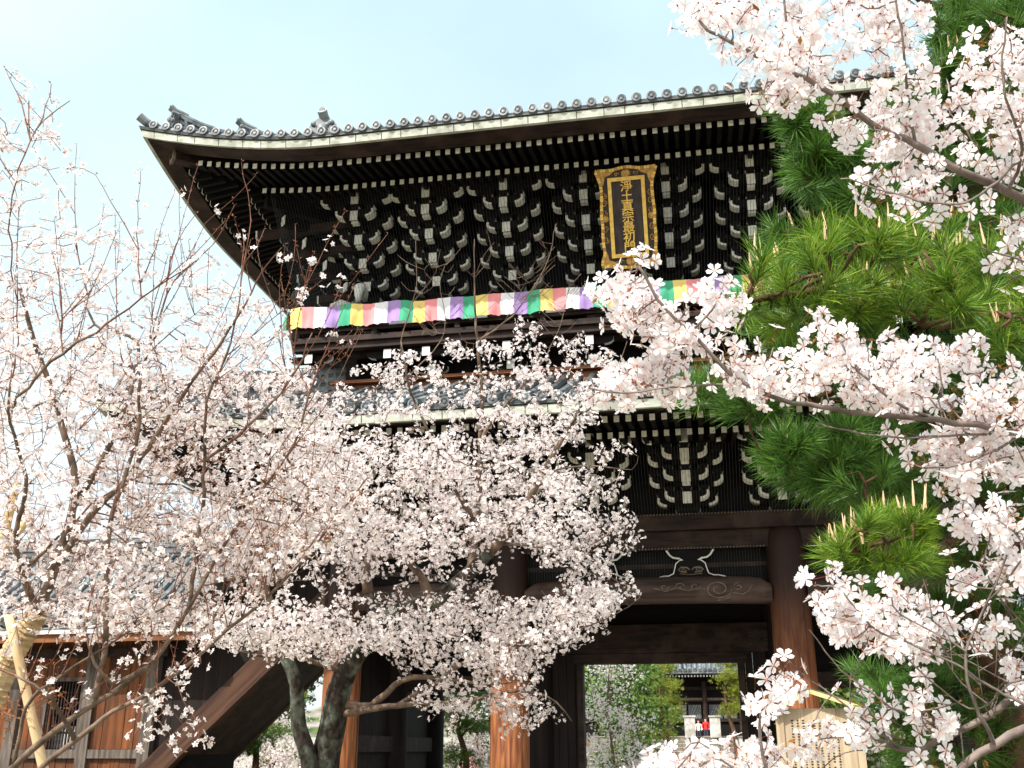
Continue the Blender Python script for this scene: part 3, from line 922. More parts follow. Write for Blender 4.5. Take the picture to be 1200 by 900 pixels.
def skirt(r, dmax, flat_top=True):
    """Tiled roof surface of the eaves skirt as a height field."""
    ds = [0, 0.3, 0.7, 1.1, 1.6, 2.2, 2.8, dmax]
    xs = sorted(set([-(r.xs - d) for d in ds] + [(r.xs - d) for d in ds] + list(np.linspace(-r.xs + dmax, r.xs - dmax, 14))))
    ys = sorted(set([r.yf + d for d in ds] + [r.yb - d for d in ds] + list(np.linspace(r.yf + dmax, r.yb - dmax, 10))))
    v = [(x, y, r.surf(x, y) if min(r.xs - abs(x), y - r.yf, r.yb - y) <= dmax + 1e-6 else r.zc + 0.15 + r.height(dmax)) for y in ys for x in xs]
    nx = len(xs)
    f = [(j * nx + i, j * nx + i + 1, (j + 1) * nx + i + 1, (j + 1) * nx + i) for j in range(len(ys) - 1) for i in range(nx - 1)]
    return MB('tile').add(v, f)


upper = skirt(RU, 3.3).build('upper_roof', gate)
build_roof(RU, upper, {'flying_rafter': -0.10, 'base_rafter': -0.08}, -0.56, -1.46, 0.22, (-0.11, -0.085), (-9, 4.3, -9, 5.2), 3.0)
# main upper roof: gabled body rising to the ridge, gable boards, main ridge
mb = MB('tile', 'tile_dark', 'white_paint', 'dark_timber')
gx = 5.75
prof = []
for d in np.linspace(3.2, 6.65, 8):
    prof.append((RU.yf + d, RU.zc + 0.2 + RU.height(d)))
for d in np.linspace(6.65, 3.2, 8)[1:]:
    prof.append((RU.yb - d, RU.zc + 0.2 + RU.height(d)))
mb.prism(prof, lambda a, b_, d: (d, a, b_), -gx, gx, 0)
mb.build('roof_body', upper)
zr = RU.zc + 0.2 + RU.height(6.65)
mb = MB('tile', 'tile_dark')
ridge(mb, [(-gx - 0.3, 3.2, zr), (gx + 0.3, 3.2, zr)], 0.5, 0.55, 8)
demon_tile(mb, (-gx - 0.4, 3.2, zr + 0.1), (-1, 0, 0.0), 1.2)
demon_tile(mb, (gx + 0.4, 3.2, zr + 0.1), (1, 0, 0.0), 1.2)
mb.build('main_ridge', upper)
mb = MB('tile')
for k in range(int(2 * gx / 0.262)):
    x = -gx + 0.13 + k * 0.262
    mb.tube([(x, RU.yf + d, RU.zc + 0.25 + RU.height(d)) for d in np.linspace(3.0, 6.4, 5)], 0.07, 6)
mb.build('cover_tile', upper, kind='stuff')


def corner_ridges(r, parent):
    for sx_ in (-1, 1):
        for (yy, sy) in ((r.yf, 1), (r.yb, -1)):
            mb = MB('tile', 'tile_dark')
            def P(t_, up_=0.0):
                x, y = sx_ * (r.xs - t_), yy + sy * t_
                return np.array((x, y, r.surf(x, y) + up_))
            d = (sx_, -sy, 0)
            # outer, low ridge from the very corner
            ridge(mb, [P(t_, 0.02 + 0.25 * max(0, (0.9 - t_)) ** 1.4) for t_ in (0.42, 0.7, 1.0, 1.35)], 0.26, 0.38)
            demon_tile(mb, P(0.36, 0.24), d, 0.85)
            mb.tube([P(0.5, 0.06), P(0.15, 0.08), P(0.0, 0.12), P(-0.10, 0.20)], [0.08, 0.085, 0.085, 0.088], 10, 0)
            e = P(-0.22, 0.26)
            # inner, taller ridge
            ridge(mb, [P(t_, 0.02 + 0.2 * max(0, (1.9 - t_)) ** 1.4) for t_ in (1.38, 1.7, 2.2, 2.8, 3.2)], 0.30, 0.52)
            demon_tile(mb, P(1.32, 0.36), d, 0.95)
            for t_ in np.arange(0.5, 3.1, 0.11):            # upright ribs of the ridge courses
                q_ = P(t_, 0.04); hh = 0.38 if t_ < 1.36 else 0.52
                mb.bar(q_ + np.array((0, 0, 0.03)), q_ + np.array((0, 0, hh)), 0.31 if t_ > 1.36 else 0.275, 0.05, 0, up=(sx_, -sy, 0.01))
            mb.build('corner_ridge', parent)


corner_ridges(RU, upper)
# descending ridge ends on the front slope
for x in (-5.75, 5.75):
    mb = MB('tile', 'tile_dark')
    ridge(mb, [(x, y, RU.surf(x, y) + 0.02) for y in (-2.45, -1.6, -0.8, 0.0)], 0.34, 0.5)
    demon_tile(mb, (x, -2.55, RU.surf(x, -2.55) + 0.26), (0, -1, 0), 1.15)
    mb.build('descending_ridge', upper)

lower = skirt(RL, 3.35).build('lower_roof', gate)
build_roof(RL, lower, {'flying_rafter': -0.045, 'base_rafter': -0.02}, -0.55, -1.55, 0.17, (0.03, -0.05), (-3.2, 4.0, -4.2, 4.6), 3.2)
corner_ridges(RL, lower)

# ------------------------------------------------------------------ balcony
bal = MB('dark_timber').box(-6.62, 6.62, -1.27, 7.67, 9.06, 9.17).build('balcony', gate)
MB('brown_timber').box(-5.9, 5.9, -0.62, 0.05, 8.16, 8.36).build('base_beam', bal)
MB('brown_timber').box(-6.2, 6.2, -0.74, 0.0, 8.38, 8.44).build('base_beam', bal)
MB('black_timber').box(-5.6, 5.6, -0.3, 0.05, 8.445, 9.05).build('balcony_wall', bal)
MB('dark_timber').box(-6.6, 6.6, -1.20, -1.04, 8.93, 9.055).build('balcony_beam', bal)
MB('dark_timber').box(-6.5, 6.5, -0.82, -0.66, 8.90, 9.05).build('balcony_beam', bal)
mb0 = None
for k, x in enumerate((-6.3, -4.7, -3.93, -2.36, -0.785, 0.785, 2.36, 3.93, 4.7, 6.3)):
    mb = MB('black_timber', 'white_paint')
    for q, (yy, L_) in enumerate(((-0.55, 0.30), (-0.98, 0.44))):
        z = 8.50 + 0.22 * q
        mb.box(x - 0.07, x + 0.07, yy - 0.14, -0.2, z, z + 0.15, 0)
        mb.box(x - 0.075, x + 0.075, yy - 0.153, yy - 0.141, z - 0.02, z + 0.16, 1)
        prof, wh = arm_profile(L_, 0.14)
        mb.prism(prof, lambda a, b_, d: (x + a, d, z + 0.02 + b_), yy - 0.05, yy + 0.05, 0, wh)
    mb.build('balcony_bracket', bal)
rail = MB('dark_timber')
for (a, bb) in (((-6.58, -1.23), (6.58, -1.23)), ((-6.58, -1.23), (-6.58, 7.6)), ((6.58, -1.23), (6.58, 7.6))):
    for z in (9.30, 9.50, 9.72):
        rail.bar((*a, z), (*bb, z), 0.09, 0.07)
for k in range(9):
    rail.box(-6.58 + k * 1.645 - 0.05, -6.58 + k * 1.645 + 0.05, -1.28, -1.18, 9.17, 9.68)
ro = rail.build('railing', gate)
for x in (-6.58, 6.58):
    MB('grey_timber').lathe((x, -1.23, 0), [(0.10, 9.17), (0.10, 9.86), (0.12, 9.87), (0.12, 9.91), (0.085, 9.93), (0.075, 9.98), (0.12, 10.03), (0.135, 10.10), (0.11, 10.18), (0.06, 10.24), (0.045, 10.29), (0.02, 10.35)], 14).build('post_finial', ro, smooth=True)
# small white frog-leg blocks standing above the railing line
for x in (-3.93 + 0.78, -2.36 + 0.78, 0.0, 1.57, 3.14, -4.66):
    c = MB('white_paint')
    pr = [(-0.26, 0), (-0.26, 0.09), (-0.16, 0.12), (-0.1, 0.19), (0.1, 0.19), (0.16, 0.12), (0.26, 0.09), (0.26, 0), (0.14, 0.03), (-0.14, 0.03)]
    c.prism(pr, lambda a, b_, d: (x + a, d, 9.66 + b_), -0.42, -0.30)
    c.build('white_strut', gate)
# bird netting hung from the eaves to the railing: fine upright wires
mb = MB('net_wire')
xa, xb = -6.5, 5.0
for k in range(int((xb - xa) / 0.058)):
    x = xa + k * 0.058
    top = np.array((x * (7.0 / 6.5), -2.0, 12.05)); bot = np.array((x, -1.2, 9.55))
    mb.tube([top, bot], 0.0030, 3, cap=False)
for k in range(36):
    y0_ = -1.2 + k * 0.09
    mb.tube([(-7.0, -2.0 + k * 0.11, 12.1), (-6.5, y0_, 9.55)], 0.0055, 3, cap=False)
mb.build('bird_net', gate, kind='stuff')
mb = MB('net_wire')
for x0, x1 in ((-2.15, 2.15),):
    for k in range(int((x1 - x0) / 0.05)):
        x = x0 + k * 0.05
        mb.tube([(x, 0.03, 4.46), (x, -0.06, 5.02)], 0.003, 3, cap=False)
for k in range(int(8.5 / 0.055)):
    x = -3.4 + k * 0.055
    mb.tube([(x, -0.30, 5.62), (x, -1.35, 6.62)], 0.0032, 3, cap=False)
mb.build('bird_net', gate, kind='stuff')

# ------------------------------------------------------------------ five colour curtain round the balcony
names5 = ['cloth_yellow', 'cloth_pink', 'cloth_white', 'cloth_purple', 'cloth_green']
mb = MB(*names5)
W5, NS = 0.2485, 53
xs0 = -6.64


def cloth(strip_fn, n, first):
    sub, rows = 5, 7
    v, f, mm = [], [], []
    nu = n * sub + 1
    for j in range(rows):
        for i in range(nu):
            v.append(strip_fn(i / sub, j / (rows - 1)))
    for j in range(rows - 1):
        for i in range(nu - 1):
            f.append((j * nu + i, j * nu + i + 1, (j + 1) * nu + i + 1, (j + 1) * nu + i)); mm.append((i // sub + first) % 5)
    o = mb.n
    mb.V.extend(v); mb.n += len(v)
    mb.F.extend([tuple(a + o for a in q) for q in f]); mb.M.extend(mm)


def front_cloth(u, t_):
    x = xs0 + u * W5
    wv = 0.024 * math.sin(u * 2.9) + 0.020 * math.sin(u * 7.3 + 1.0 + t_ * 1.2) + 0.02 * math.sin(u * 0.9) + 0.016 * math.sin(u * 13.1 - t_ * 2)
    sag = 0.010 * math.sin(u * 0.37) + 0.012 * math.sin(u * 2 * math.pi / 4.0) + 0.008 * math.sin(u * 1.7)
    return (x + 0.01 * math.sin(u * 5 + t_ * 3), -1.375 - wv * (0.3 + t_) - 0.012 * math.sin(t_ * 6 + u), 9.765 - t_ * 0.445 + sag)


def side_cloth(u, t_):
    y = -1.31 + u * W5 * 0.92
    bulge = 0.22 * math.exp(-(u - 0.9) ** 2 / 0.5) * math.sin(math.pi * min(1, t_ * 0.8 + 0.1))
    return (-6.68 - bulge - 0.02 * math.sin(u * 3 + t_ * 2), y, 9.82 - t_ * 0.47 - 0.1 * math.exp(-(u - 0.6) ** 2) * t_)


cloth(front_cloth, NS, 0)
cloth(side_cloth, 32, 4)
mb.build('festival_curtain', smooth=True, label='long curtain of five coloured cloth stripes hung along the balcony railing', cat='curtain')

# ------------------------------------------------------------------ gilt name plaque
PC = np.array((0.07, -1.82, 10.90))
tilt = R(20)
pu = np.array((0, -math.sin(tilt), math.cos(tilt)))       # up along the board, leaning out at the top
pr_ = np.array((1.0, 0, 0))
pn = np.array((0, -math.cos(tilt), -math.sin(tilt)))      # facing out and down


def PP(a, b_, d):
    return PC + pr_ * a * 0.89 + pu * b_ * 0.93 + pn * d


plq = thing('name_plaque', 'tall gilt framed plaque with vertical gold characters hanging under the upper eaves', 'plaque', PC)
ph = 0.98
ctrl = [(-1.0, 0.60), (-0.86, 0.585), (-0.72, 0.53), (-0.55, 0.55), (-0.35, 0.555), (-0.12, 0.545), (0.05, 0.56), (0.25, 0.545), (0.42, 0.535), (0.58, 0.53), (0.74, 0.55), (0.88, 0.60), (1.0, 0.64)]
right = [(w, b_ * ph) for b_, w in ctrl]
top = [(a, ph + 0.03 * math.cos(a / 0.64 * math.pi * 1.5) * (1 if abs(a) < 0.4 else 0.4) + 0.0) for a in np.linspace(0.55, -0.55, 9)]
left = [(-w, b_ * ph) for b_, w in reversed(ctrl)]
bot = [(a, -ph - 0.03 * math.cos(a / 0.6 * math.pi)) for a in np.linspace(-0.5, 0.5, 7)]
outline = right + top + left + bot
MB('panel_black').prism(outline, PP, -0.03, 0.03).build('backboard', plq)
# scalloped gilt rim: short beads round the outline
mb = MB('gold', 'gold_dull')
pts = np.array(outline + outline[:1])
seg = np.linalg.norm(np.diff(pts, axis=0), axis=1)
cum = np.concatenate([[0], np.cumsum(seg)])
nb = int(cum[-1] / 0.062)
for k in range(nb):
    s0, s1 = cum[-1] * (k + 0.06) / nb, cum[-1] * (k + 0.94) / nb
    a = [np.interp(s_, cum, pts[:, 0]) for s_ in (s0, s1)]
    b_ = [np.interp(s_, cum, pts[:, 1]) for s_ in (s0, s1)]
    mb.bar(PP(a[0] * 0.985, b_[0] * 0.99, 0.035), PP(a[1] * 0.985, b_[1] * 0.99, 0.035), 0.055, 0.045, 0 if k % 3 else 1, up=tuple(pn))
mb.build('gilt_rim', plq)
# gilt corner plates
for sx_ in (-1, 1):
    for sy in (-1, 1):
        hw = 0.60 if sy > 0 else 0.56
        pf = [(sx_ * hw, sy * 0.95), (sx_ * 0.22, sy * 0.95), (sx_ * 0.33, sy * 0.87), (sx_ * 0.44, sy * 0.83), (sx_ * 0.47, sy * 0.70), (sx_ * 0.53, sy * 0.60)]
        if sx_ * sy < 0:
            pf = pf[::-1]
        MB('gold_dull').prism(pf, PP, 0.031, 0.040).build('corner_plate', plq)
# scrolls and bosses on the black border
for sx_ in (-1, 1):
    for zc_, s_ in ((0.30, 1), (0.47, -1), (-0.22, 1), (-0.42, -1), (0.12, -1)):
        t_ = np.linspace(0, 1, 18)
        a = t_ * 2.6 * math.pi * s_
        rr = 0.055 * (1 - 0.75 * t_)
        MB('gold_dull').tube([PP(sx_ * 0.475 + r_ * math.cos(q), zc_ + r_ * math.sin(q) * 1.4, 0.037) for r_, q in zip(rr, a)], 0.007, 4).build('gilt_scroll', plq)
    mb = MB('gold_dull')
    for rr, dd in ((0.062, 0.036), (0.040, 0.050)):
        mb.tube([PP(sx_ * 0.475, 0.0, 0.031), PP(sx_ * 0.475, 0.0, dd)], [rr, rr * 0.8], 12)
    mb.build('boss', plq)
for sy in (1, -1):
    MB('gold_dull').tube([PP(0, sy * 0.87, 0.031), PP(0, sy * 0.87, 0.05)], [0.085, 0.06], 12).build('boss', plq)
    for sx_ in (-1, 1):
        t_ = np.linspace(0, 1, 16)
        MB('gold_dull').tube([PP(sx_ * (0.17 + 0.06 * q) + 0.03 * math.cos(q * 8), sy * 0.87 + 0.03 * math.sin(q * 8), 0.037) for q in t_], 0.007, 4).build('gilt_scroll', plq)
mb = MB('gold')
iw, ih, fw_ = 0.385, 0.80, 0.075
for (a0, a1, b0, b1) in ((-iw, -iw + fw_, -ih, ih), (iw - fw_, iw, -ih, ih), (-iw + fw_, iw - fw_, ih - fw_, ih), (-iw + fw_, iw - fw_, -ih, -ih + fw_)):
    mb.prism([(a0, b0), (a1, b0), (a1, b1), (a0, b1)], PP, 0.031, 0.075)
mb.build('inner_frame', plq)
MB('panel_black').prism([(-iw + fw_, -ih + fw_), (iw - fw_, -ih + fw_), (iw - fw_, ih - fw_), (-iw + fw_, ih - fw_)], PP, 0.031, 0.045).build('text_panel', plq)


def text_object(body, name, parent, mat, place, size, depth):
    """Lettering turned into a mesh; place(a, b, d) maps letter space to the world."""
    cu = bpy.data.curves.new(name, 'FONT')
    cu.body = body; cu.size = size; cu.extrude = depth; cu.align_x = 'CENTER'; cu.align_y = 'CENTER'; cu.resolution_u = 2
    try:
        cu.offset = 0.010 * size
    except Exception:
        pass
    tmp = bpy.data.objects.new(name, cu)
    COL.objects.link(tmp)
    me = bpy.data.meshes.new_from_object(tmp.evaluated_get(bpy.context.evaluated_depsgraph_get()))
    bpy.data.objects.remove(tmp)
    for v in me.vertices:
        v.co = Vector(place(v.co.x, v.co.y, v.co.z))
    me.materials.clear(); me.materials.append(MATS[mat])
    return link(name, me, parent)


for k, ch in enumerate('淨土真宗最初門'):
    text_object(ch, 'gold_character', plq, 'gold', lambda a, b_, d, k=k: PP(a * 1.05, 0.60 - k * 0.203 + b_ * 0.93, 0.052 + d), 0.245, 0.008)

# ------------------------------------------------------------------ stair house on the left of the gate
SY = 1.5
sh = thing('stair_house', 'low timber stair house with tiled roof and orange plank walls left of the gate', 'stair house', (-13, SY + 1.6, 0))
wl = -17.5
for (x0, x1, zlo, zhi) in ((wl, -10.35, 0.1, 1.42), (wl, -10.35, 1.60, 4.0)):
    mb = MB('plank_orange')
    n = int((x1 - x0) / 0.235)
    for k in range(n):
        a = x0 + k * (x1 - x0) / n
        if zlo > 1.5 and -12.60 < a + 0.1 < -11.75:
            mb.box(a + 0.004, a + (x1 - x0) / n - 0.004, SY, SY + 0.06, 3.0, zhi)
            continue
        mb.box(a + 0.004, a + (x1 - x0) / n - 0.004, SY + 0.010 * (k % 3), SY + 0.06, zlo, zhi)
    mb.build('plank_wall', sh)
MB('grey_timber').box(wl, -10.2, SY - 0.07, SY + 0.05, 1.425, 1.595).build('wall_rail', sh)
MB('dark_timber').box(wl, -10.0, SY - 0.05, SY + 0.05, 3.42, 3.62).build('wall_plate', sh)
for x in (-17.0, -15.2, -13.35, -11.65, -10.28):
    MB('grey_timber').box(x - 0.12, x + 0.12, SY - 0.10, SY + 0.12, 0.05, 3.98).build('post', sh)
win = MB('grey_timber').box(-12.72, -12.62, SY - 0.04, SY + 0.08, 1.6, 3.02).box(-11.86, -11.78, SY - 0.04, SY + 0.08, 1.6, 3.02).box(-12.62, -11.86, SY - 0.04, SY + 0.08, 2.94, 3.02).build('lattice_window', sh)
mb = MB('dark_timber')
for k in range(11):
    mb.box(-12.60 + k * 0.07, -12.575 + k * 0.07, SY, SY + 0.03, 1.6, 2.94)
for z in (1.9, 2.3, 2.7):
    mb.box(-12.62, -11.86, SY + 0.032, SY + 0.05, z, z + 0.04)
mb.build('lattice', win)
MB('paper').box(-12.62, -11.86, SY + 0.30, SY + 0.33, 1.6, 2.05).build('paper_screen', win)
MB('plank_black').box(wl, -10.3, SY + 3.1, SY + 3.2, 0.1, 4.0).box(-10.4, -10.3, SY + 0.1, SY + 3.1, 0.1, 4.0).box(wl, wl + 0.1, SY + 0.1, SY + 3.1, 0.1, 4.0).build('back_wall', sh)
# roof: two slopes with cover tiles and a ridge
ze, zrg = 4.02, 5.85
y0, y1, y2 = SY - 0.95, SY + 1.6, SY + 4.15
mb = MB('tile')
v = []
xr0, xr1 = wl - 0.8, -8.9
for (y, z) in ((y0, ze), ((y0 + y1) / 2, (ze + zrg) / 2 - 0.08), (y1, zrg), ((y1 + y2) / 2, (ze + zrg) / 2 - 0.08), (y2, ze)):
    v += [(xr0, y, z), (xr1, y, z)]
mb.add(v, [(2 * i, 2 * i + 1, 2 * i + 3, 2 * i + 2) for i in range(4)])
v2 = [(a, b_, c - 0.10) for a, b_, c in v]
mb.add(v2, [(2 * i, 2 * i + 2, 2 * i + 3, 2 * i + 1) for i in range(4)])
sroof = mb.build('roof', sh)
mb = MB('tile', 'tile_dark')
for k in range(int((xr1 - xr0) / 0.25)):
    x = xr0 + 0.1 + k * 0.25
    for sg in (-1, 1):
        ya = y0 if sg < 0 else y2
        pts = [(x, ya + (y1 - ya) * t_, ze + (zrg - ze) * t_ - 0.16 * 0.5 * math.sin(math.pi * t_) + 0.04) for t_ in np.linspace(-0.02, 0.97, 7)]
        mb.tube(pts, 0.062, 7)
mb.build('cover_tile', sroof)
mb = MB('tile', 'tile_dark')
ridge(mb, [(xr0 - 0.1, y1, zrg - 0.05), (xr1 + 0.1, y1, zrg - 0.05)], 0.34, 0.42, 6)
demon_tile(mb, (xr1 + 0.16, y1, zrg + 0.15), (1, 0, 0), 1.1)
ridge(mb, [(xr1 - 0.15, y0 + 0.1, ze + 0.12), (xr1 - 0.15, (y0 + y1) / 2, (ze + zrg) / 2 + 0.02), (xr1 - 0.15, y1, zrg)], 0.26, 0.22, 4)
demon_tile(mb, (xr1 - 0.15, y0 + 0.02, ze + 0.22), (0, -1, 0), 0.8)
mb.build('roof_ridge', sroof)
MB('white_paint').box(xr0, xr1, y0 + 0.03, y0 + 0.09, ze - 0.20, ze - 0.11).build('white_eave_band', sroof)
MB('brown_timber').box(xr0, xr1, y0 + 0.10, y0 + 0.18, ze - 0.36, ze - 0.205).build('eave_fascia', sroof)
mb = MB('brown_timber', 'white_paint')
for k in range(38):
    x = xr0 + 0.1 + k * 0.245
    mb.bar((x, y0 + 0.2, ze - 0.32), (x, SY + 0.1, ze + 0.18), 0.075, 0.09)
mb.build('rafter', sroof, kind='stuff')
# covered stair climbing to the gate
st_ = MB('stair_wood')
sa, sb = np.array((-10.8, 0, 0.21)), np.array((-5.75, 0, 4.95))
for yy in (SY - 0.02, SY + 2.6):
    st_.prism([(sa[0], sa[2]), (sb[0], sb[2]), (sb[0], sb[2] + 0.62), (sa[0], sa[2] + 0.62)], lambda a, b_, d: (a, d, b_), yy - 0.09, yy + 0.09)
so = st_.build('stair_string', sh)
mb = MB('dark_timber')
mb.prism([(sa[0], sa[2] + 0.02), (sb[0], sb[2] + 0.02), (sb[0], sb[2] + 0.1), (sa[0], sa[2] + 0.1)], lambda a, b_, d: (a, d, b_), SY + 0.08, SY + 2.5)
for k in range(18):
    t_ = (k + 0.5) / 18
    x = sa[0] + (sb[0] - sa[0]) * t_; z = sa[2] + (sb[2] - sa[2]) * t_ + 0.22
    mb.box(x - 0.14, x + 0.14, SY + 0.08, SY + 2.5, z, z + 0.05)
mb.build('stair_tread', sh)
mb = MB('plank_black')
for k in range(16):
    t0, t1 = k / 16, (k + 1) / 16
    x0, x1 = sa[0] + (sb[0] - sa[0]) * t0, sa[0] + (sb[0] - sa[0]) * t1
    z0, z1 = sa[2] + (sb[2] - sa[2]) * t0 + 0.62, sa[2] + (sb[2] - sa[2]) * t1 + 0.62
    w0, w1 = [4.0 if x < -9.2 else 4.58 + 0.515 * (x + 9.2) for x in (x0, x1)]
    mb.prism([(x0 + .004, z0), (x1 - .004, z1), (x1 - .004, w1), (x0 + .004, w0)], lambda a, b_, d: (a, d, b_), SY + 0.10, SY + 0.15)
mb.build('stair_wall', sh)
mb = MB('tile')
mb.prism([(-9.2, 4.6), (-5.9, 6.3), (-5.9, 6.42), (-9.2, 4.72)], lambda a, b_, d: (a, d, b_), SY - 0.6, SY + 3.4)
mb.build('stair_roof', sh)
MB('black_timber').box(-9.6, -9.45, SY + 0.2, SY + 2.4, 0.1, 1.75).build('under_stair_post', sh)

# ------------------------------------------------------------------ notice board in front of the right column
NB = at(957, 860, -3.2)
nbz = 2.16
nb_ = thing('notice_board', 'pale wooden notice board with small gabled top standing before the right column', 'notice board', (NB[0], NB[1], 0))
mb = MB('board_wood')
bx0, bx1 = NB[0] - 0.44, NB[0] + 0.52
for k in range(4):
    a0, a1 = bx0 + (bx1 - bx0) * k / 4, bx0 + (bx1 - bx0) * (k + 1) / 4
    mb.box(a0 + 0.002, a1 - 0.002, -3.22, -3.18, 0.75, nbz - 0.02)
mb.build('board', nb_)
for x in (bx0 - 0.05, bx1 + 0.05):
    MB('board_wood').box(x - 0.05, x + 0.05, -3.26, -3.14, 0.0, nbz).build('post', nb_)
mb = MB('grey_timber', 'bamboo')
xm = (bx0 + bx1) / 2 - 0.10
for sg, xe in ((-1, bx0 - 0.16), (1, bx1 + 0.16)):
    mb.bar((xm, -3.2, nbz + 0.24), (xe, -3.2, nbz - 0.01), 0.34, 0.025, 0, up=(0, 0, 1))
    mb.bar((xm, -3.385, nbz + 0.20), (xe, -3.385, nbz - 0.05), 0.03, 0.055, 1, up=(0, 0, 1))
mb.build('gabled_top', nb_)
mb = MB('ink')
for c_ in range(9):
    x = bx0 + 0.12 + c_ * 0.075
    for q in range(38):
        if rng.random() < 0.9:
            z = nbz - 0.18 - q * 0.036
            w = 0.010 + 0.006 * rng.random()
            mb.box(x - w, x + w, -3.2235, -3.2215, z - 0.012, z + 0.004 + 0.006 * rng.random())
mb.build('small_writing', nb_)
for ch, z in (('ご', 1.90), ('こ', 1.70)):
    text_object(ch, 'large_writing', nb_, 'ink', lambda a, b_, d, z=z: np.array((bx1 - 0.11 + a, -3.2225 - d, z + b_)), 0.15, 0.001)


# ------------------------------------------------------------------ beyond the gate: steps, stone posts, main hall, visitors
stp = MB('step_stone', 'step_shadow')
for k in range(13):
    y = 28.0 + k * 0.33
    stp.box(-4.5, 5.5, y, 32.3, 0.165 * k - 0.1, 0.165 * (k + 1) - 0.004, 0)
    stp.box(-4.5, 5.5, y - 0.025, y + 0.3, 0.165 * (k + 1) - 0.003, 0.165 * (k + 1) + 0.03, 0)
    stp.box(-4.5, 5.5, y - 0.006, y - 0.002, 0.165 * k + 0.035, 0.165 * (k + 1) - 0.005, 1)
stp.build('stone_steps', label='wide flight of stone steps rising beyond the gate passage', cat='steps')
for x, lab in ((0.06, 'square stone gatepost left of the hall doorway at the head of the steps'), (1.20, 'square stone gatepost right of the hall doorway at the head of the steps')):
    g = thing('stone_post', lab, 'stone post', (x, 31.6, 2.1), 'stone posts at the head of the steps')
    MB('stone').box(x - 0.24, x + 0.24, 31.36, 31.84, 2.1, 2.98).build('shaft', g)
    MB('stone').box(x - 0.28, x + 0.28, 31.32, 31.88, 2.985, 3.06).build('cap', g)
HX = 0.5
hall = thing('main_hall', 'dark timber main hall with grey tiled roof seen through the gate passage', 'temple hall', (HX, 78, 2.1))
mb = MB('tile', 'tile_dark')
hy, hz = 69.5, 7.45
mb.prism([(hy, hz), (hy, hz + 0.25), (hy + 4, hz + 1.9), (hy + 10, hz + 5.6), (hy + 16, hz + 1.9), (hy + 20, hz + 0.25), (hy + 20, hz)], lambda a, b_, d: (d, a, b_), HX - 15, HX + 15, 0)
hroof = mb.build('roof', hall)
mb = MB('tile')
for k in range(75):
    x = HX - 14.9 + k * 0.4
    mb.tube([(x, hy - 0.1, hz + 0.27), (x, hy + 4, hz + 1.97), (x, hy + 10, hz + 5.67)], 0.14, 6)
mb.build('cover_tile', hroof, kind='stuff')
mb = MB('black_timber', 'white_paint')
for k in range(110):
    x = HX - 13.8 + k * 0.25
    mb.bar((x, hy + 0.3, hz - 0.18), (x, hy + 3, hz + 0.2), 0.11, 0.14)
    mb.box(x - 0.055, x + 0.055, hy + 0.28, hy + 0.295, hz - 0.25, hz - 0.11, 1)
mb.build('rafter', hroof, kind='stuff')
MB('black_timber').box(HX - 12, HX + 12, 72.3, 84, 2.1, 7.5).build('wall', hall)
for z, h in ((6.3, 0.25), (5.35, 0.16), (3.75, 0.2)):
    MB('dark_timber').box(HX - 12, HX + 12, 72.1, 72.28, z, z + h).build('beam', hall)
MB('carving').box(HX - 6, HX + 6, 72.05, 72.09, 5.45, 5.65).build('beam', hall)
for k in range(-4, 5):
    MB('dark_timber').lathe((HX + 0.15 + k * 2.9, 71.6, 0), [(0.2, 2.1), (0.19, 6.9), (0.1, 6.95)], 12).build('pillar', hall)
for k in range(-3, 4):
    for q in (0, 1):
        x0 = HX + 0.45 + k * 2.9 + q * 1.2
        w_ = MB('tile_dark').box(x0, x0 + 1.05, 72.2, 72.27, 4.0, 5.1).build('window', hall)
        mb = MB('paper')
        for e in range(5):
            mb.bar((x0 + 0.21 * e, 72.19, 4.02), (min(x0 + 1.05, x0 + 0.21 * e + 0.5), 72.19, 5.08), 0.01, 0.035, up=(0, 1, 0))
        mb.build('lattice', w_)


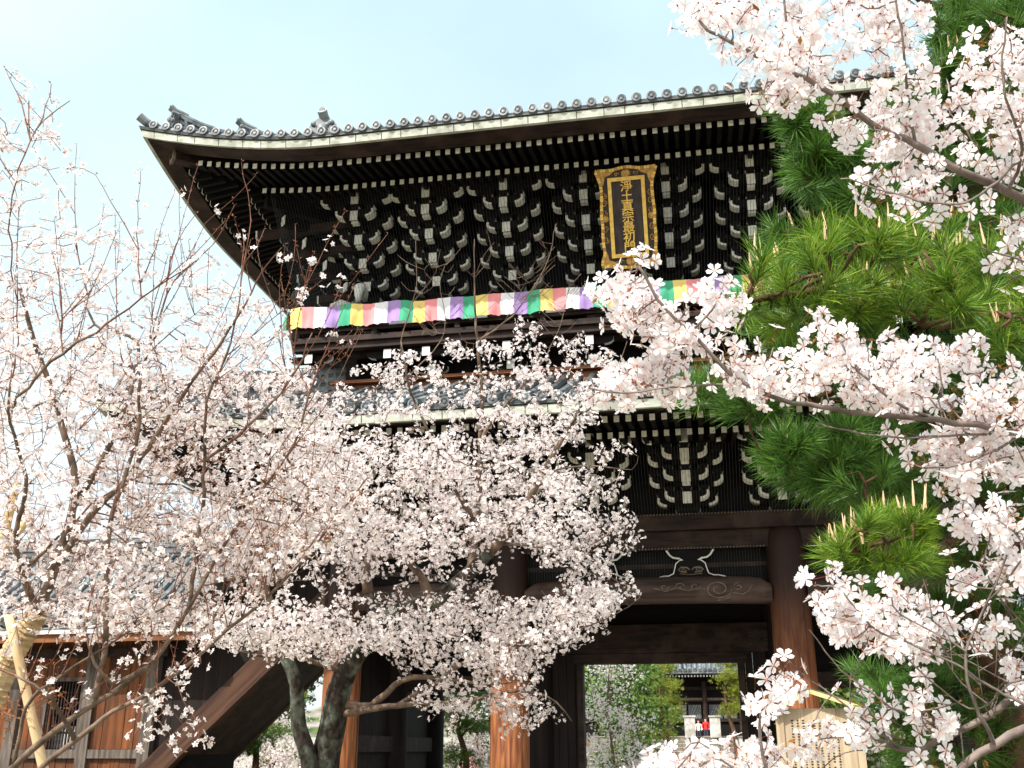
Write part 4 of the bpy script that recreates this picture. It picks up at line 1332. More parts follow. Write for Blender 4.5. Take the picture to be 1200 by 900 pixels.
def person(name, p, h, top, low, label, face=-1):
    """Small standing visitor grown as one skinned surface."""
    x, y, z = p
    J = {'pel': (0, 0, .52), 'chest': (0, 0, .74), 'neck': (0, 0, .845), 'head': (0, face * .01, .92), 'crown': (0, 0, .985),
         'shl': (-.115, 0, .80), 'ell': (-.15, .01, .64), 'hal': (-.14, face * .05, .49), 'shr': (.115, 0, .80), 'elr': (.15, .01, .64), 'har': (.13, face * .06, .50),
         'hil': (-.055, 0, .50), 'knl': (-.06, face * .02, .28), 'anl': (-.06, 0, .045), 'tol': (-.062, face * .08, .015),
         'hir': (.055, 0, .50), 'knr': (.06, face * .03, .28), 'anr': (.065, .03, .045), 'tor': (.065, face * .05, .015)}
    rad = dict(pel=.085, chest=.095, neck=.032, head=.058, crown=.04, shl=.045, ell=.030, hal=.022, shr=.045, elr=.030, har=.022,
               hil=.06, knl=.042, anl=.028, tol=.024, hir=.06, knr=.042, anr=.028, tor=.024)
    E = [('pel', 'chest'), ('chest', 'neck'), ('neck', 'head'), ('head', 'crown'), ('chest', 'shl'), ('shl', 'ell'), ('ell', 'hal'), ('chest', 'shr'), ('shr', 'elr'), ('elr', 'har'),
         ('pel', 'hil'), ('hil', 'knl'), ('knl', 'anl'), ('anl', 'tol'), ('pel', 'hir'), ('hir', 'knr'), ('knr', 'anr'), ('anr', 'tor')]
    ks = list(J)
    me = bpy.data.meshes.new(name)
    me.from_pydata([tuple(c * h for c in J[k]) for k in ks], [(ks.index(a), ks.index(b_)) for a, b_ in E], [])
    tmp = bpy.data.objects.new(name, me); COL.objects.link(tmp)
    tmp.modifiers.new('skin', 'SKIN')
    for k, sv in zip(ks, me.skin_vertices[0].data):
        r = rad[k] * h
        sv.radius = (r, r * (0.72 if k in ('pel', 'chest') else 1.0))
        sv.use_root = k == 'pel'
    ss = tmp.modifiers.new('sub', 'SUBSURF'); ss.levels = 1; ss.render_levels = 1
    body = bpy.data.meshes.new_from_object(tmp.evaluated_get(bpy.context.evaluated_depsgraph_get()))
    bpy.data.objects.remove(tmp)
    for mn in (top, low, 'skin', 'hair'):
        body.materials.append(MATS[mn])
    for q in body.polygons:
        c = q.center / h
        q.material_index = 3 if (c.z > .945 or (c.z > .90 and c.y * face < 0)) else 2 if (c.z > .84 or (abs(c.x) > .11 and c.z < .56)) else 0 if c.z > .53 else 1
        q.use_smooth = True
    return link(name, body, None, label, 'person', None, None, (x, y, z))


person('person', (at(819.5, 866, 66)[0], 66, 2.12), 1.62, 'white_cloth', 'navy_cloth', 'person in a white top walking before the hall doorway')
person('person', (at(828, 866, 64)[0], 64, 2.12), 1.70, 'red_cloth', 'navy_cloth', 'person in a red top walking before the hall doorway')
pq = at(549, 893, 16)
person('person', (pq[0], 16, 0.0), 1.66, 'red_cloth', 'yellow_cloth', 'person in red and yellow standing beyond the left passage of the gate')
# ------------------------------------------------------------------ trees: growth
def smooth_line(pts, step):
    """Resampled Catmull-Rom line through pts."""
    p = np.array(pts, float)
    p = np.vstack([2 * p[0] - p[1], p, 2 * p[-1] - p[-2]])
    out = []
    for i in range(1, len(p) - 2):
        n = max(2, int(np.linalg.norm(p[i + 1] - p[i]) / step))
        for k in range(n):
            t_ = k / n
            out.append(0.5 * (2 * p[i] + (p[i + 1] - p[i - 1]) * t_ + (2 * p[i - 1] - 5 * p[i] + 4 * p[i + 1] - p[i + 2]) * t_ ** 2 + (3 * p[i] - p[i - 1] - 3 * p[i + 1] + p[i + 2]) * t_ ** 3))
    out.append(p[-2])
    return np.array(out)


class Tree:
    """Woody skeleton: traced limbs first, then twigs that grow towards points spread through the crown's volume."""
    def __init__(s, step):
        s.P = []; s.par = []; s.rmin = []; s.step = step; s.limb = []

    def add_limb(s, pts, r0, r1, attach=True, wob=0.0, tag_=1):
        pts = [np.array(q, float) for q in pts]
        if attach and s.P:                                  # start on the nearest wood already grown
            d = np.linalg.norm(np.array(s.P) - pts[0], axis=1)
            if d.min() < 1.2:
                pts[0] = s.P[int(d.argmin())].copy()
                if len(pts) > 2 and d.min() > 0.3:
                    pts[1] = 0.5 * pts[1] + 0.25 * (pts[0] + pts[2])
        line = smooth_line(pts, s.step)
        if wob:
            line[1:-1] += rng.normal(size=(len(line) - 2, 3)) * wob
        par = -1
        if attach and s.P:
            d = np.linalg.norm(np.array(s.P) - line[0], axis=1)
            par = int(d.argmin())
            gap = d[par]
            if gap > s.step * 1.5:
                n = int(gap / s.step)
                a = s.P[par]
                for k in range(1, n):
                    s.P.append(a + (line[0] - a) * k / n); s.par.append(par); s.rmin.append(r0); s.limb.append(tag_); par = len(s.P) - 1
        n = len(line)
        for k in range(n):
            if k == 0 and par >= 0 and np.linalg.norm(line[0] - s.P[par]) < 1e-4:
                continue
            s.P.append(line[k]); s.par.append(par); s.rmin.append(r0 + (r1 - r0) * (k / max(1, n - 1)) ** 0.8); s.limb.append(tag_)
            par = len(s.P) - 1
        return s

    def colonize(s, attr, infl, kill, iters=140, jit=0.25, trop=(0, 0, 0.08), start=0):
        A = np.array(attr, float)
        P = np.array(s.P)
        alive = np.ones(len(A), bool)
        D = np.full(len(A), 1e9); I = np.zeros(len(A), int)
        for c in range(start, len(P), 400):
            d = np.linalg.norm(A[:, None] - P[None, c:c + 400], axis=2)
            j = d.argmin(1); dd = d[np.arange(len(A)), j]
            up_ = dd < D; D[up_] = dd[up_]; I[up_] = j[up_] + c
        alive &= D > kill
        trop = np.array(trop)
        used = {}
        for it in range(iters):
            act = alive & (D < infl)
            if not act.any():
                if not alive.any():
                    break
                infl *= 1.5
                if infl > 6:
                    break
                continue
            idx = I[act]
            dirs = A[act] - P[idx]; dirs /= np.linalg.norm(dirs, axis=1, keepdims=True)
            u, inv = np.unique(idx, return_inverse=True)
            sm = np.zeros((len(u), 3)); np.add.at(sm, inv, dirs)
            ln = np.linalg.norm(sm, axis=1, keepdims=True)
            sm = sm / (ln + 1e-9) + rng.normal(size=sm.shape) * jit + trop
            sm /= np.linalg.norm(sm, axis=1, keepdims=True)
            keep = []
            for q, b_ in enumerate(u):
                used[b_] = used.get(b_, 0) + 1
                if used[b_] <= 3:
                    keep.append(q)
                elif used[b_] > 6:
                    alive[act & (I == b_)] = False
            if not keep:
                alive[act & np.isin(I, u)] = False
                continue
            new = P[u[keep]] + sm[keep] * s.step
            base = len(P)
            P = np.vstack([P, new])
            s.par.extend(int(v) for v in u[keep]); s.rmin.extend([0.0] * len(new)); s.limb.extend([0] * len(new))
            d = np.linalg.norm(A[:, None] - new[None], axis=2)
            j = d.argmin(1); dd = d[np.arange(len(A)), j]
            up_ = dd < D; D[up_] = dd[up_]; I[up_] = base + j[up_]
            alive &= D > kill
        s.P = list(P)
        return s

    def finish(s, tip, expo=2.3):
        P = np.array(s.P); n = len(P)
        par = np.array(s.par)
        acc = np.zeros(n)
        r = np.zeros(n)
        nchild = np.zeros(n, int)
        for i in range(n):
            if par[i] >= 0:
                nchild[par[i]] += 1
        # children always come after parents
        for i in range(n - 1, -1, -1):
            r[i] = max(tip if nchild[i] == 0 else acc[i] ** (1 / expo), s.rmin[i])
            if par[i] >= 0:
                acc[par[i]] += r[i] ** expo if s.limb[i] == 0 else 0
                acc[par[i]] = max(acc[par[i]], 0)
        r = np.maximum(r, tip)
        # never thicker than the parent
        for i in range(n):
            if par[i] >= 0:
                r[i] = min(r[i], r[par[i]])
        s.Pa, s.para, s.r, s.nchild = P, par, r, nchild
        d = P - P[np.maximum(par, 0)]
        ln = np.linalg.norm(d, axis=1, keepdims=True)
        s.dir = d / (ln + 1e-9)
        return s

    def wood(s, parts, parent):
        """parts: list of (name, r_lo, r_hi, material); one mesh each, tubes along chains."""
        n = len(s.Pa)
        kids = [[] for _ in range(n)]
        for i in range(n):
            if s.para[i] >= 0:
                kids[s.para[i]].append(i)
        main = [-1] * n
        for i in range(n):
            if kids[i]:
                main[i] = max(kids[i], key=lambda c: (s.r[c], s.limb[c]))
        mbs = [MB(p[3]) for p in parts]
        for i in range(n):
            if s.para[i] >= 0 and main[s.para[i]] == i:
                continue
            chain = [s.para[i], i] if s.para[i] >= 0 else [i]
            c = i
            while main[c] >= 0:
                c = main[c]; chain.append(c)
            if len(chain) < 2:
                continue
            rr = s.r[chain].copy()
            if s.para[i] >= 0:
                rr[0] = min(rr[0], rr[1] * 1.25)
            # split into bands of thickness
            a = 0
            while a < len(chain) - 1:
                k = next(q for q, p in enumerate(parts) if p[1] <= rr[min(a + 1, len(chain) - 1)] < p[2])
                b_ = a + 1
                while b_ < len(chain) - 1 and parts[k][1] <= rr[b_ + 1] < parts[k][2]:
                    b_ += 1
                seg = chain[a:b_ + 1]
                rm = rr[a:b_ + 1].max()
                mbs[k].tube(s.Pa[seg], rr[a:b_ + 1], 12 if rm > 0.06 else 8 if rm > 0.02 else 5 if rm > 0.006 else 3, 0, cap=rm > 0.006)
                a = b_
        out = []
        for p, mb in zip(parts, mbs):
            if mb.n:
                out.append(mb.build(p[0], parent, smooth=True))
        return out


# ------------------------------------------------------------------ blossom, bud, leaf and needle shapes
def petal_pts(a, near):
    ca, sa_ = math.cos(a), math.sin(a)
    def T(r, w, z):
        return (r * ca - w * sa_, r * sa_ + w * ca, z)
    if near:
        return [T(0.03, 0, 0.0), T(0.22, -0.10, 0.07), T(0.22, 0, 0.04), T(0.22, 0.10, 0.07), T(0.64, -0.325, 0.19), T(0.64, 0, 0.115), T(0.64, 0.325, 0.19),
                T(0.98, -0.17, 0.22), T(0.92, 0, 0.17), T(0.98, 0.17, 0.22)]
    return [T(0.02, 0, 0), T(0.55, -0.34, 0.20), T(1.0, -0.06, 0.22), T(0.95, 0.12, 0.22), T(0.5, 0.34, 0.20)]


def flower_near():
    V, F, I, M = [], [], [], []
    for k in range(5):
        o = len(V)
        pts = petal_pts(k * 2 * math.pi / 5, True)
        V += pts; I += [1.0, 0.35, 0.35, 0.35, 0.03, 0.05, 0.03, 0, 0, 0]
        for f in ((0, 1, 2, -1), (0, 2, 3, -1), (1, 4, 5, 2), (2, 5, 6, 3), (4, 7, 8, 5), (5, 8, 9, 6)):
            F.append([o + v if v >= 0 else -1 for v in f]); M.append(0)
    for k in range(11):                                   # stamens: thin filaments with a tiny head
        a = k * 2 * math.pi / 11 + 0.2; r = 0.26 + 0.10 * (k % 3); z = 0.34 - 0.05 * (k % 2)
        o = len(V)
        c, s_ = math.cos(a), math.sin(a)
        V += [(0.03 * c - 0.012 * s_, 0.03 * s_ + 0.012 * c, 0.02), (0.03 * c + 0.012 * s_, 0.03 * s_ - 0.012 * c, 0.02), (r * c, r * s_, z),
              (r * c - 0.035 * s_, r * s_ + 0.035 * c, z), (r * c, r * s_, z + 0.06), (r * c + 0.035 * s_, r * s_ - 0.035 * c, z)]
        I += [0] * 6
        F += [[o, o + 1, o + 2, -1], [o + 3, o + 4, o + 5, -1]]; M += [1, 1]
    o = len(V)                                            # calyx and stalk
    for q, (r, z) in enumerate(((0.02, -0.02), (0.11, -0.03), (0.085, -0.20), (0.028, -0.24), (0.026, -1.5))):
        for j in range(4):
            a = j * math.pi / 2
            V.append((r * math.cos(a), r * math.sin(a), z)); I.append(0)
    for q in range(4):
        for j in range(4):
            F.append([o + q * 4 + j, o + q * 4 + (j + 1) % 4, o + q * 4 + 4 + (j + 1) % 4, o + q * 4 + 4 + j]); M.append(2)
    return np.array(V), np.array(F), np.array(I), np.array(M)


def flower_far():
    V, F, I, M = [], [], [], []
    for k in range(5):
        o = len(V)
        V += petal_pts(k * 2 * math.pi / 5 + 0.1 * (k % 2), False); I += [0.85, 0, 0, 0, 0]
        F += [[o, o + 1, o + 2, o + 3], [o, o + 3, o + 4, -1]]; M += [0, 0]
    o = len(V)
    V += [(-0.09, 0, 0.0), (0.09, 0, 0.0), (0, 0.02, -0.5), (0, -0.09, 0.0), (0, 0.09, 0.0), (0.02, 0, -0.5)]; I += [0] * 6
    F += [[o, o + 1, o + 2, -1], [o + 3, o + 4, o + 5, -1]]; M += [1, 1]
    return np.array(V), np.array(F), np.array(I), np.array(M)


def bud_shape():
    V = [(0, 0, -0.5)] + [(0.2 * math.cos(a), 0.2 * math.sin(a), 0.1) for a in (0, 2.09, 4.19)] + [(0, 0, 1.0)]
    F = [[0, 2, 1, -1], [0, 3, 2, -1], [0, 1, 3, -1], [1, 2, 4, -1], [2, 3, 4, -1], [3, 1, 4, -1]]
    return np.array(V), np.array(F)


def leaf_shape():
    V = [(0, 0, 0), (0.45, -0.22, 0.08), (1.0, 0, -0.02), (0.45, 0.22, 0.08), (0.5, 0, 0.0)]
    F = [[0, 1, 4, -1], [1, 2, 4, -1], [0, 4, 3, -1], [4, 2, 3, -1]]
    return np.array(V), np.array(F)


FN, FF, BUD, LEAF = flower_near(), flower_far(), bud_shape(), leaf_shape()


def blossoms(name, parent, pos, zdir, scl, near):
    tv, tf, ti, tm = FN if near else FF
    v, f = stamp(tv, tf, pos, frames(zdir), scl)
    mats = ['petal_near', 'stamen', 'calyx'] if near else ['petal_far', 'calyx']
    me = big_mesh(name, v, f, mats, np.tile(tm, len(pos)), np.tile(ti, len(pos)), smooth=near)
    return link(name, me, parent)


def bits(name, parent, shape, mat, pos, zdir, scl):
    v, f = stamp(shape[0], shape[1], pos, frames(zdir), scl)
    return link(name, big_mesh(name, v, f, [mat]), parent)


def rim(poly, p):
    """Distance of p from the nearest edge of the outline."""
    a = np.array(poly, float); b_ = np.roll(a, -1, 0)
    d = b_ - a
    t_ = np.clip(((p - a) * d).sum(1) / (d * d).sum(1), 0, 1)
    return np.linalg.norm(a + d * t_[:, None] - p, axis=1).min()


def soft(poly, n, d0, d1, w):
    """Like cloud, thinning out towards the rim and narrowing in depth there, as a real crown does."""
    p = sample_poly(poly, n)
    e = np.array([rim(poly, q) for q in p])
    keep = rng.random(n) < np.clip(e / w, 0.06, 1)
    p, e = p[keep], np.clip(e[keep] / w, 0.25, 1)
    d = (d0 + d1) / 2 + (d1 - d0) * (rng.random(len(p)) - 0.5) * e
    return np.array([away(x, y, q) for (x, y), q in zip(p, d)])


def cloud(poly, n, d0, d1):
    """n points spread through the volume seen as the outline poly between two distances."""
    p = sample_poly(poly, n)
    d = d0 + (d1 - d0) * rng.random(n)
    return np.array([away(x, y, q) for (x, y), q in zip(p, d)])


def clumpy(pts, scale, thr, seed=0.0):
    """Thin the points out in the hollows of a 3-D noise, so the crown gets gaps and denser masses."""
    from mathutils import noise as nz
    k = np.array([nz.noise(Vector((float(q[0]) * scale + seed, float(q[1]) * scale, float(q[2]) * scale * 1.5))) for q in pts])
    return pts[k + 0.12 * rng.normal(size=len(pts)) > thr]


def line_at(pts):
    """[(px, py, distance), ...] -> points."""
    return [away(*p) for p in pts]


def clusters_along(tree, idx, lo, hi, spread):
    """Flower positions in small bunches round the chosen twig nodes."""
    cnt = rng.integers(lo, hi + 1, len(idx))
    base = np.repeat(tree.Pa[idx], cnt, axis=0)
    dv = unit(len(base))
    dv[:, 2] += 0.15
    dv /= np.linalg.norm(dv, axis=1, keepdims=True)
    pos = base + dv * spread * (0.45 + 0.65 * rng.random((len(base), 1)))
    face = dv + 0.45 * unit(len(base))
    return pos, face


# ------------------------------------------------------------------ cherry tree on the left (nearest)
D = 5.6
t1 = Tree(0.065)
root0 = away(-40, 900, 5.3)
t1.add_limb([(root0[0] - 0.25, root0[1] + .2, -0.05), root0, *line_at([(-18, 835, 5.35), (10, 775, 5.4), (42, 722, 5.4), (62, 672, 5.45), (82, 610, 5.5), (88, 560, 5.5), (74, 505, 5.5), (60, 455, 5.5), (40, 400, 5.45), (24, 340, 5.4)])], 0.060, 0.010)
t1.add_limb([(root0[0] + 0.05, root0[1] + .1, -0.05), *line_at([(-20, 960, 5.0), (16, 899, 4.95), (88, 839, 4.9), (128, 815, 4.9), (171, 783, 4.9), (192, 759, 4.9), (221, 713, 4.95), (262, 640, 5.0), (310, 570, 5.05), (345, 520, 5.1), (362, 462, 5.1), (376, 425, 5.1)])], 0.030, 0.005, attach=False)
t1.add_limb([(root0[0] + 0.22, root0[1] - .1, -0.05), *line_at([(0, 970, 4.7), (43, 905, 4.7), (88, 868, 4.7), (112, 849, 4.7), (133, 833, 4.7), (171, 815, 4.7), (197, 796, 4.7), (229, 772, 4.75), (267, 737, 4.8), (301, 711, 4.8), (350, 662, 4.85), (395, 606, 4.9), (430, 560, 4.9)])], 0.024, 0.004, attach=False)
for L_, a, b_ in [
    ([(171, 783, 4.9), (140, 800, 4.85), (118, 790, 4.8), (100, 740, 4.8), (112, 680, 4.8)], 0.014, 0.004),
    ([(112, 815, 4.9), (122, 768, 4.95), (125, 700, 5.0), (128, 620, 5.1), (160, 520, 5.2), (165, 440, 5.2), (192, 360, 5.2), (200, 300, 5.2)], 0.020, 0.004),
    ([(70, 655, 5.45), (110, 600, 5.4), (150, 560, 5.3), (190, 500, 5.2), (230, 440, 5.1), (262, 400, 5.0), (300, 330, 5.0), (330, 290, 5.0)], 0.022, 0.003),
    ([(86, 590, 5.5), (120, 540, 5.6), (150, 470, 5.7), (160, 400, 5.8), (110, 380, 5.8), (100, 330, 5.8), (88, 285, 5.8)], 0.020, 0.004),
    ([(221, 713, 4.95), (228, 660, 5.0), (240, 560, 5.0), (243, 470, 5.0), (270, 400, 5.0), (283, 330, 5.0), (285, 270, 5.0)], 0.014, 0.003),
    ([(243, 545, 5.0), (290, 500, 5.0), (320, 470, 5.0), (338, 446, 5.0), (353, 420, 5.0), (366, 390, 5.0)], 0.012, 0.003),
    ([(45, 715, 5.4), (20, 640, 5.3), (30, 560, 5.2), (10, 480, 5.1), (22, 400, 5.0)], 0.020, 0.004),
    ([(-30, 500, 4.6), (15, 470, 4.6), (60, 425, 4.6), (110, 390, 4.6), (180, 340, 4.6), (230, 305, 4.6)], 0.012, 0.003),
    ([(-40, 300, 4.6), (2, 238, 4.6), (22, 200, 4.6), (35, 165, 4.6), (34, 118, 4.6)], 0.010, 0.003),
    ([(35, 165, 4.6), (52, 140, 4.6), (82, 118, 4.6)], 0.004, 0.002),
    ([(0, 700, 5.0), (60, 640, 5.0), (110, 590, 5.0), (160, 560, 5.0)], 0.012, 0.003),
    ([(88, 868, 4.7), (60, 820, 4.6), (20, 790, 4.55), (-20, 780, 4.5)], 0.012, 0.004),
    ([(16, 899, 4.95), (30, 830, 4.9), (60, 800, 4.85), (118, 760, 4.8), (180, 720, 4.8), (230, 690, 4.8)], 0.012, 0.003),
]:
    t1.add_limb(line_at(L_), a, b_, wob=0.004)
for cx_, cy_, cd_ in ((10, 838, 5.1), (62, 822, 5.1)):
    for k in range(9):
        t1.add_limb(line_at([(cx_ + 8, cy_ - 30, cd_ + 0.05), (cx_ + rng.normal() * 8, cy_ + rng.normal() * 8, cd_), (cx_ + rng.normal() * 20, cy_ + rng.normal() * 20, cd_ + rng.normal() * .04)]), 0.003, 0.0012, tag_=3)
n_limb = len(t1.P)
# long upright shoots standing over the crown
shoots = [((90, 300), (90, 170)), ((105, 330), (122, 240)), ((150, 330), (165, 200)), ((60, 260), (40, 175)), ((140, 300), (112, 205)), ((205, 330), (230, 250)),
          ((195, 420), (232, 195)), ((205, 352), (240, 262)), ((262, 250), (300, 205)), ((232, 352), (275, 240)), ((268, 300), (310, 268)), ((130, 400), (140, 262)), ((175, 400), (182, 270)),
          ((300, 420), (352, 345)), ((320, 420), (330, 330)), ((36, 170), (6, 80)), ((40, 150), (60, 98)), ((10, 220), (-10, 130)), ((180, 310), (205, 225)), ((75, 400), (64, 260)), ((285, 330), (283, 190)), ((330, 470), (400, 330))]
for (a, b_) in shoots:
    PN = np.array(t1.P) - CAM
    dz_ = PN @ FW
    px_, py_ = 600 + CAM_F * (PN @ RT) / dz_, 450 - CAM_F * (PN @ UP) / dz_
    j = int(np.hypot(px_ - a[0], py_ - a[1]).argmin())      # the limb the shoot rises from
    q = dz_[j]
    a = (px_[j], py_[j])
    mid = ((a[0] + b_[0]) / 2 + rng.normal() * 5, (a[1] + b_[1]) / 2)
    t1.add_limb(line_at([(*a, q), (*mid, q + 0.03), (*b_, q + 0.06)]), 0.0045, 0.0014, wob=0.003, tag_=2)
for k in range(230):                                       # thin straight young twigs all through the crown
    x, y = 400 * rng.random() - 10, 330 + 545 * rng.random()
    ln, an = 40 + 80 * rng.random(), R(90) - R(75) * (rng.random() - 0.3)
    PN = np.array(t1.P) - CAM
    dz_ = PN @ FW
    px_, py_ = 600 + CAM_F * (PN @ RT) / dz_, 450 - CAM_F * (PN @ UP) / dz_
    dd = np.hypot(px_ - x, py_ - y)
    j = int(dd.argmin())
    if dd[j] > 45:
        continue
    q = dz_[j]
    x, y = px_[j], py_[j]
    e_ = (x + ln * math.cos(an), y - ln * math.sin(an))
    t1.add_limb(line_at([(x, y, q), ((x + e_[0]) / 2 + rng.normal() * 3, (y + e_[1]) / 2 + rng.normal() * 3, q - 0.10 * rng.random()), (*e_, q - 0.30 * rng.random())]), 0.0036, 0.0013, wob=0.002, tag_=2)
n_shoot = len(t1.P)
crownU = [(-60, 280), (40, 250), (120, 270), (200, 300), (260, 310), (330, 370), (380, 440), (200, 420), (-60, 400)]
crownA = [(-60, 390), (100, 400), (200, 400), (300, 410), (380, 440), (400, 560), (370, 640), (330, 700), (250, 735), (120, 745), (50, 700), (-60, 640)]
crownB = [(-60, 150), (30, 110), (80, 130), (80, 200), (40, 260), (-60, 290)]
crownC = [(60, 745), (260, 735), (320, 690), (400, 640), (440, 600), (420, 560), (330, 560), (150, 640)]
crownD = [(120, 830), (260, 760), (250, 880), (180, 890), (150, 860)]
att = np.vstack([clumpy(cloud(crownA, 3300, 4.5, 6.6), 2.6, 0.03), clumpy(cloud(crownU, 700, 4.6, 6.0), 2.6, 0.02), cloud(crownB, 80, 4.5, 5.0), clumpy(cloud(crownC, 900, 4.5, 5.6), 2.6, -0.08), cloud(crownD, 16, 4.4, 4.8), clumpy(cloud([(90, 420), (330, 420), (420, 500), (420, 620), (250, 650), (90, 600)], 1700, 5.0, 6.6), 2.6, -0.10), clumpy(soft([(-60, 590), (300, 600), (330, 760), (180, 765), (60, 750), (-60, 745)], 1300, 4.6, 6.2, 25), 2.6, -0.05)])
t1.colonize(att, 0.5, 0.06, jit=0.22, trop=(0.0, 0, 0.16))
t1.finish(0.0018, 2.35)
ch1 = thing('cherry_tree', 'nearest cherry tree with slender forking limbs and reddish shoots, filling the left side', 'cherry tree', (root0[0], root0[1], 0))
t1.wood([('twig', 0, 0.0055, 'twig_red'), ('branch', 0.0055, 0.028, 'bark_twig'), ('trunk', 0.028, 9, 'bark_twig')], ch1)
lim = np.array(t1.limb)
cand = np.where((t1.r < 0.006) & (lim == 0))[0]
pick = rng.choice(cand, min(len(cand), 4700), replace=False)
tw = np.where((lim == 2) & (rng.random(len(lim)) < 0.16))[0]
pos, face = clusters_along(t1, np.concatenate([pick, tw]), 2, 6, 0.036)
blossoms('blossom', ch1, pos, face, 0.0158 * (0.65 + 0.55 * rng.random(len(pos))), False)
print('left tree nodes', len(t1.Pa), 'flowers', len(pos))
# buds and bronze leaves
sb_ = np.where(lim == 2)[0]
sel = np.concatenate([np.repeat(sb_, 3), rng.choice(cand, 3000)])
dv = unit(len(sel)); dv[:, 2] = np.abs(dv[:, 2]) + 0.4
bits('bud', ch1, BUD, 'bud_red', t1.Pa[sel] + dv * 0.007, dv, 0.0085 * (0.7 + 0.7 * rng.random(len(sel))))
wgt = np.exp(-np.linalg.norm(t1.Pa[cand] - away(200, 575, 5.2), axis=1) ** 2 / 0.10) * 6 + np.exp(-np.linalg.norm(t1.Pa[cand] - away(370, 620, 4.9), axis=1) ** 2 / 0.14) * 7 + 0.35
sel = rng.choice(cand, 4600, p=wgt / wgt.sum())
dv = unit(len(sel)); dv[:, 2] += 0.3
bits('young_leaf', ch1, LEAF, 'leaf_bronze', t1.Pa[sel] + dv * 0.014, dv + 0.8 * unit(len(sel)), 0.017 * (0.6 + 0.8 * rng.random(len(sel))))
# withered rust coloured sprays low on the trunk
wn = np.where(np.array(t1.limb) == 3)[0]
pp = t1.Pa[np.repeat(wn, 3)] + rng.normal(size=(3 * len(wn), 3)) * 0.016
bits('withered_leaf', ch1, LEAF, 'leaf_rust', pp, unit(len(pp)), 0.018 * (0.6 + 0.8 * rng.random(len(pp))))
# straw rope wrapped round the trunk
mb = MB('straw')
wp = smooth_line(line_at([(-14, 828, 5.35), (10, 775, 5.4), (28, 745, 5.4), (44, 718, 5.4)]), 0.014)
mb.tube(wp, [0.066 - 0.012 * i / len(wp) + 0.006 * (i % 2) + 0.003 * math.sin(i * 2.7) for i in range(len(wp))], 12)
mb.build('straw_wrap', ch1)
# props lashed to the tree
for nm, lab, pts, r, mt in (('wooden_prop', 'pale peeled wooden prop leaning against the wrapped cherry trunk', [(10, 720, 5.2), (24, 790, 5.15), (52, 905, 5.1)], 0.025, 'pale_wood'),
                            ('bamboo_pole', 'steeper of two bamboo poles rising at the left edge', [(-22, 740, 5.9), (2, 650, 5.9), (20, 565, 5.9)], 0.024, 'bamboo'),
                            ('bamboo_pole', 'lower slanting bamboo pole crossing the other at the left edge', [(-40, 700, 5.7), (0, 648, 5.7), (34, 606, 5.7)], 0.024, 'bamboo')):
    q = [np.array(p) for p in line_at(pts)]
    dirn = q[-1] - q[0]
    lo = q[-1] if q[-1][2] < q[0][2] else q[0]
    hi = q[0] if q[-1][2] < q[0][2] else q[-1]
    dn = (lo - hi) / np.linalg.norm(lo - hi)
    foot = lo + dn * (lo[2] + 0.05) / max(0.2, -dn[2])
    mb = MB(mt)
    ln = np.linalg.norm(foot - hi)
    nseg = max(2, int(ln / 0.16))
    P_, R_ = [], []
    for k in range(nseg + 1):
        c = hi + (foot - hi) * k / nseg
        if nm == 'bamboo_pole' and 0 < k < nseg:
            P_ += [c - dn * 0.006, c, c + dn * 0.006]; R_ += [r, r * 1.12, r]
        else:
            P_.append(c); R_.append(r)
    mb.tube(P_, R_, 10)
    th_ = mb.build(nm, smooth=True, label=lab, cat='tree support', group='tree supports' if nm == 'bamboo_pole' else None)

# ------------------------------------------------------------------ cherry tree in the middle
t2 = Tree(0.085)
g0 = away(385, 905, 8.2)
t2.add_limb([(g0[0] + 0.05, g0[1], -0.05), (g0[0] + 0.02, g0[1], 0.7), *line_at([(380, 905, 8.2), (390, 850, 8.2), (400, 800, 8.2), (418, 765, 8.2), (445, 735, 8.2), (475, 712, 8.15), (508, 704, 8.1), (543, 677, 8.05), (583, 637, 8.0), (610, 600, 7.95), (637, 553, 7.9), (663, 507, 7.9), (685, 470, 7.9)])], 0.185, 0.008)
t2.add_limb([(g0[0] - 0.08, g0[1], -0.05), (g0[0] - 0.12, g0[1], 0.7), *line_at([(364, 905, 8.1), (350, 850, 8.1), (347, 800, 8.1), (335, 770, 8.1), (326, 735, 8.1), (310, 690, 8.2), (300, 640, 8.3), (320, 580, 8.4), (340, 520, 8.5)])], 0.118, 0.010, attach=False)
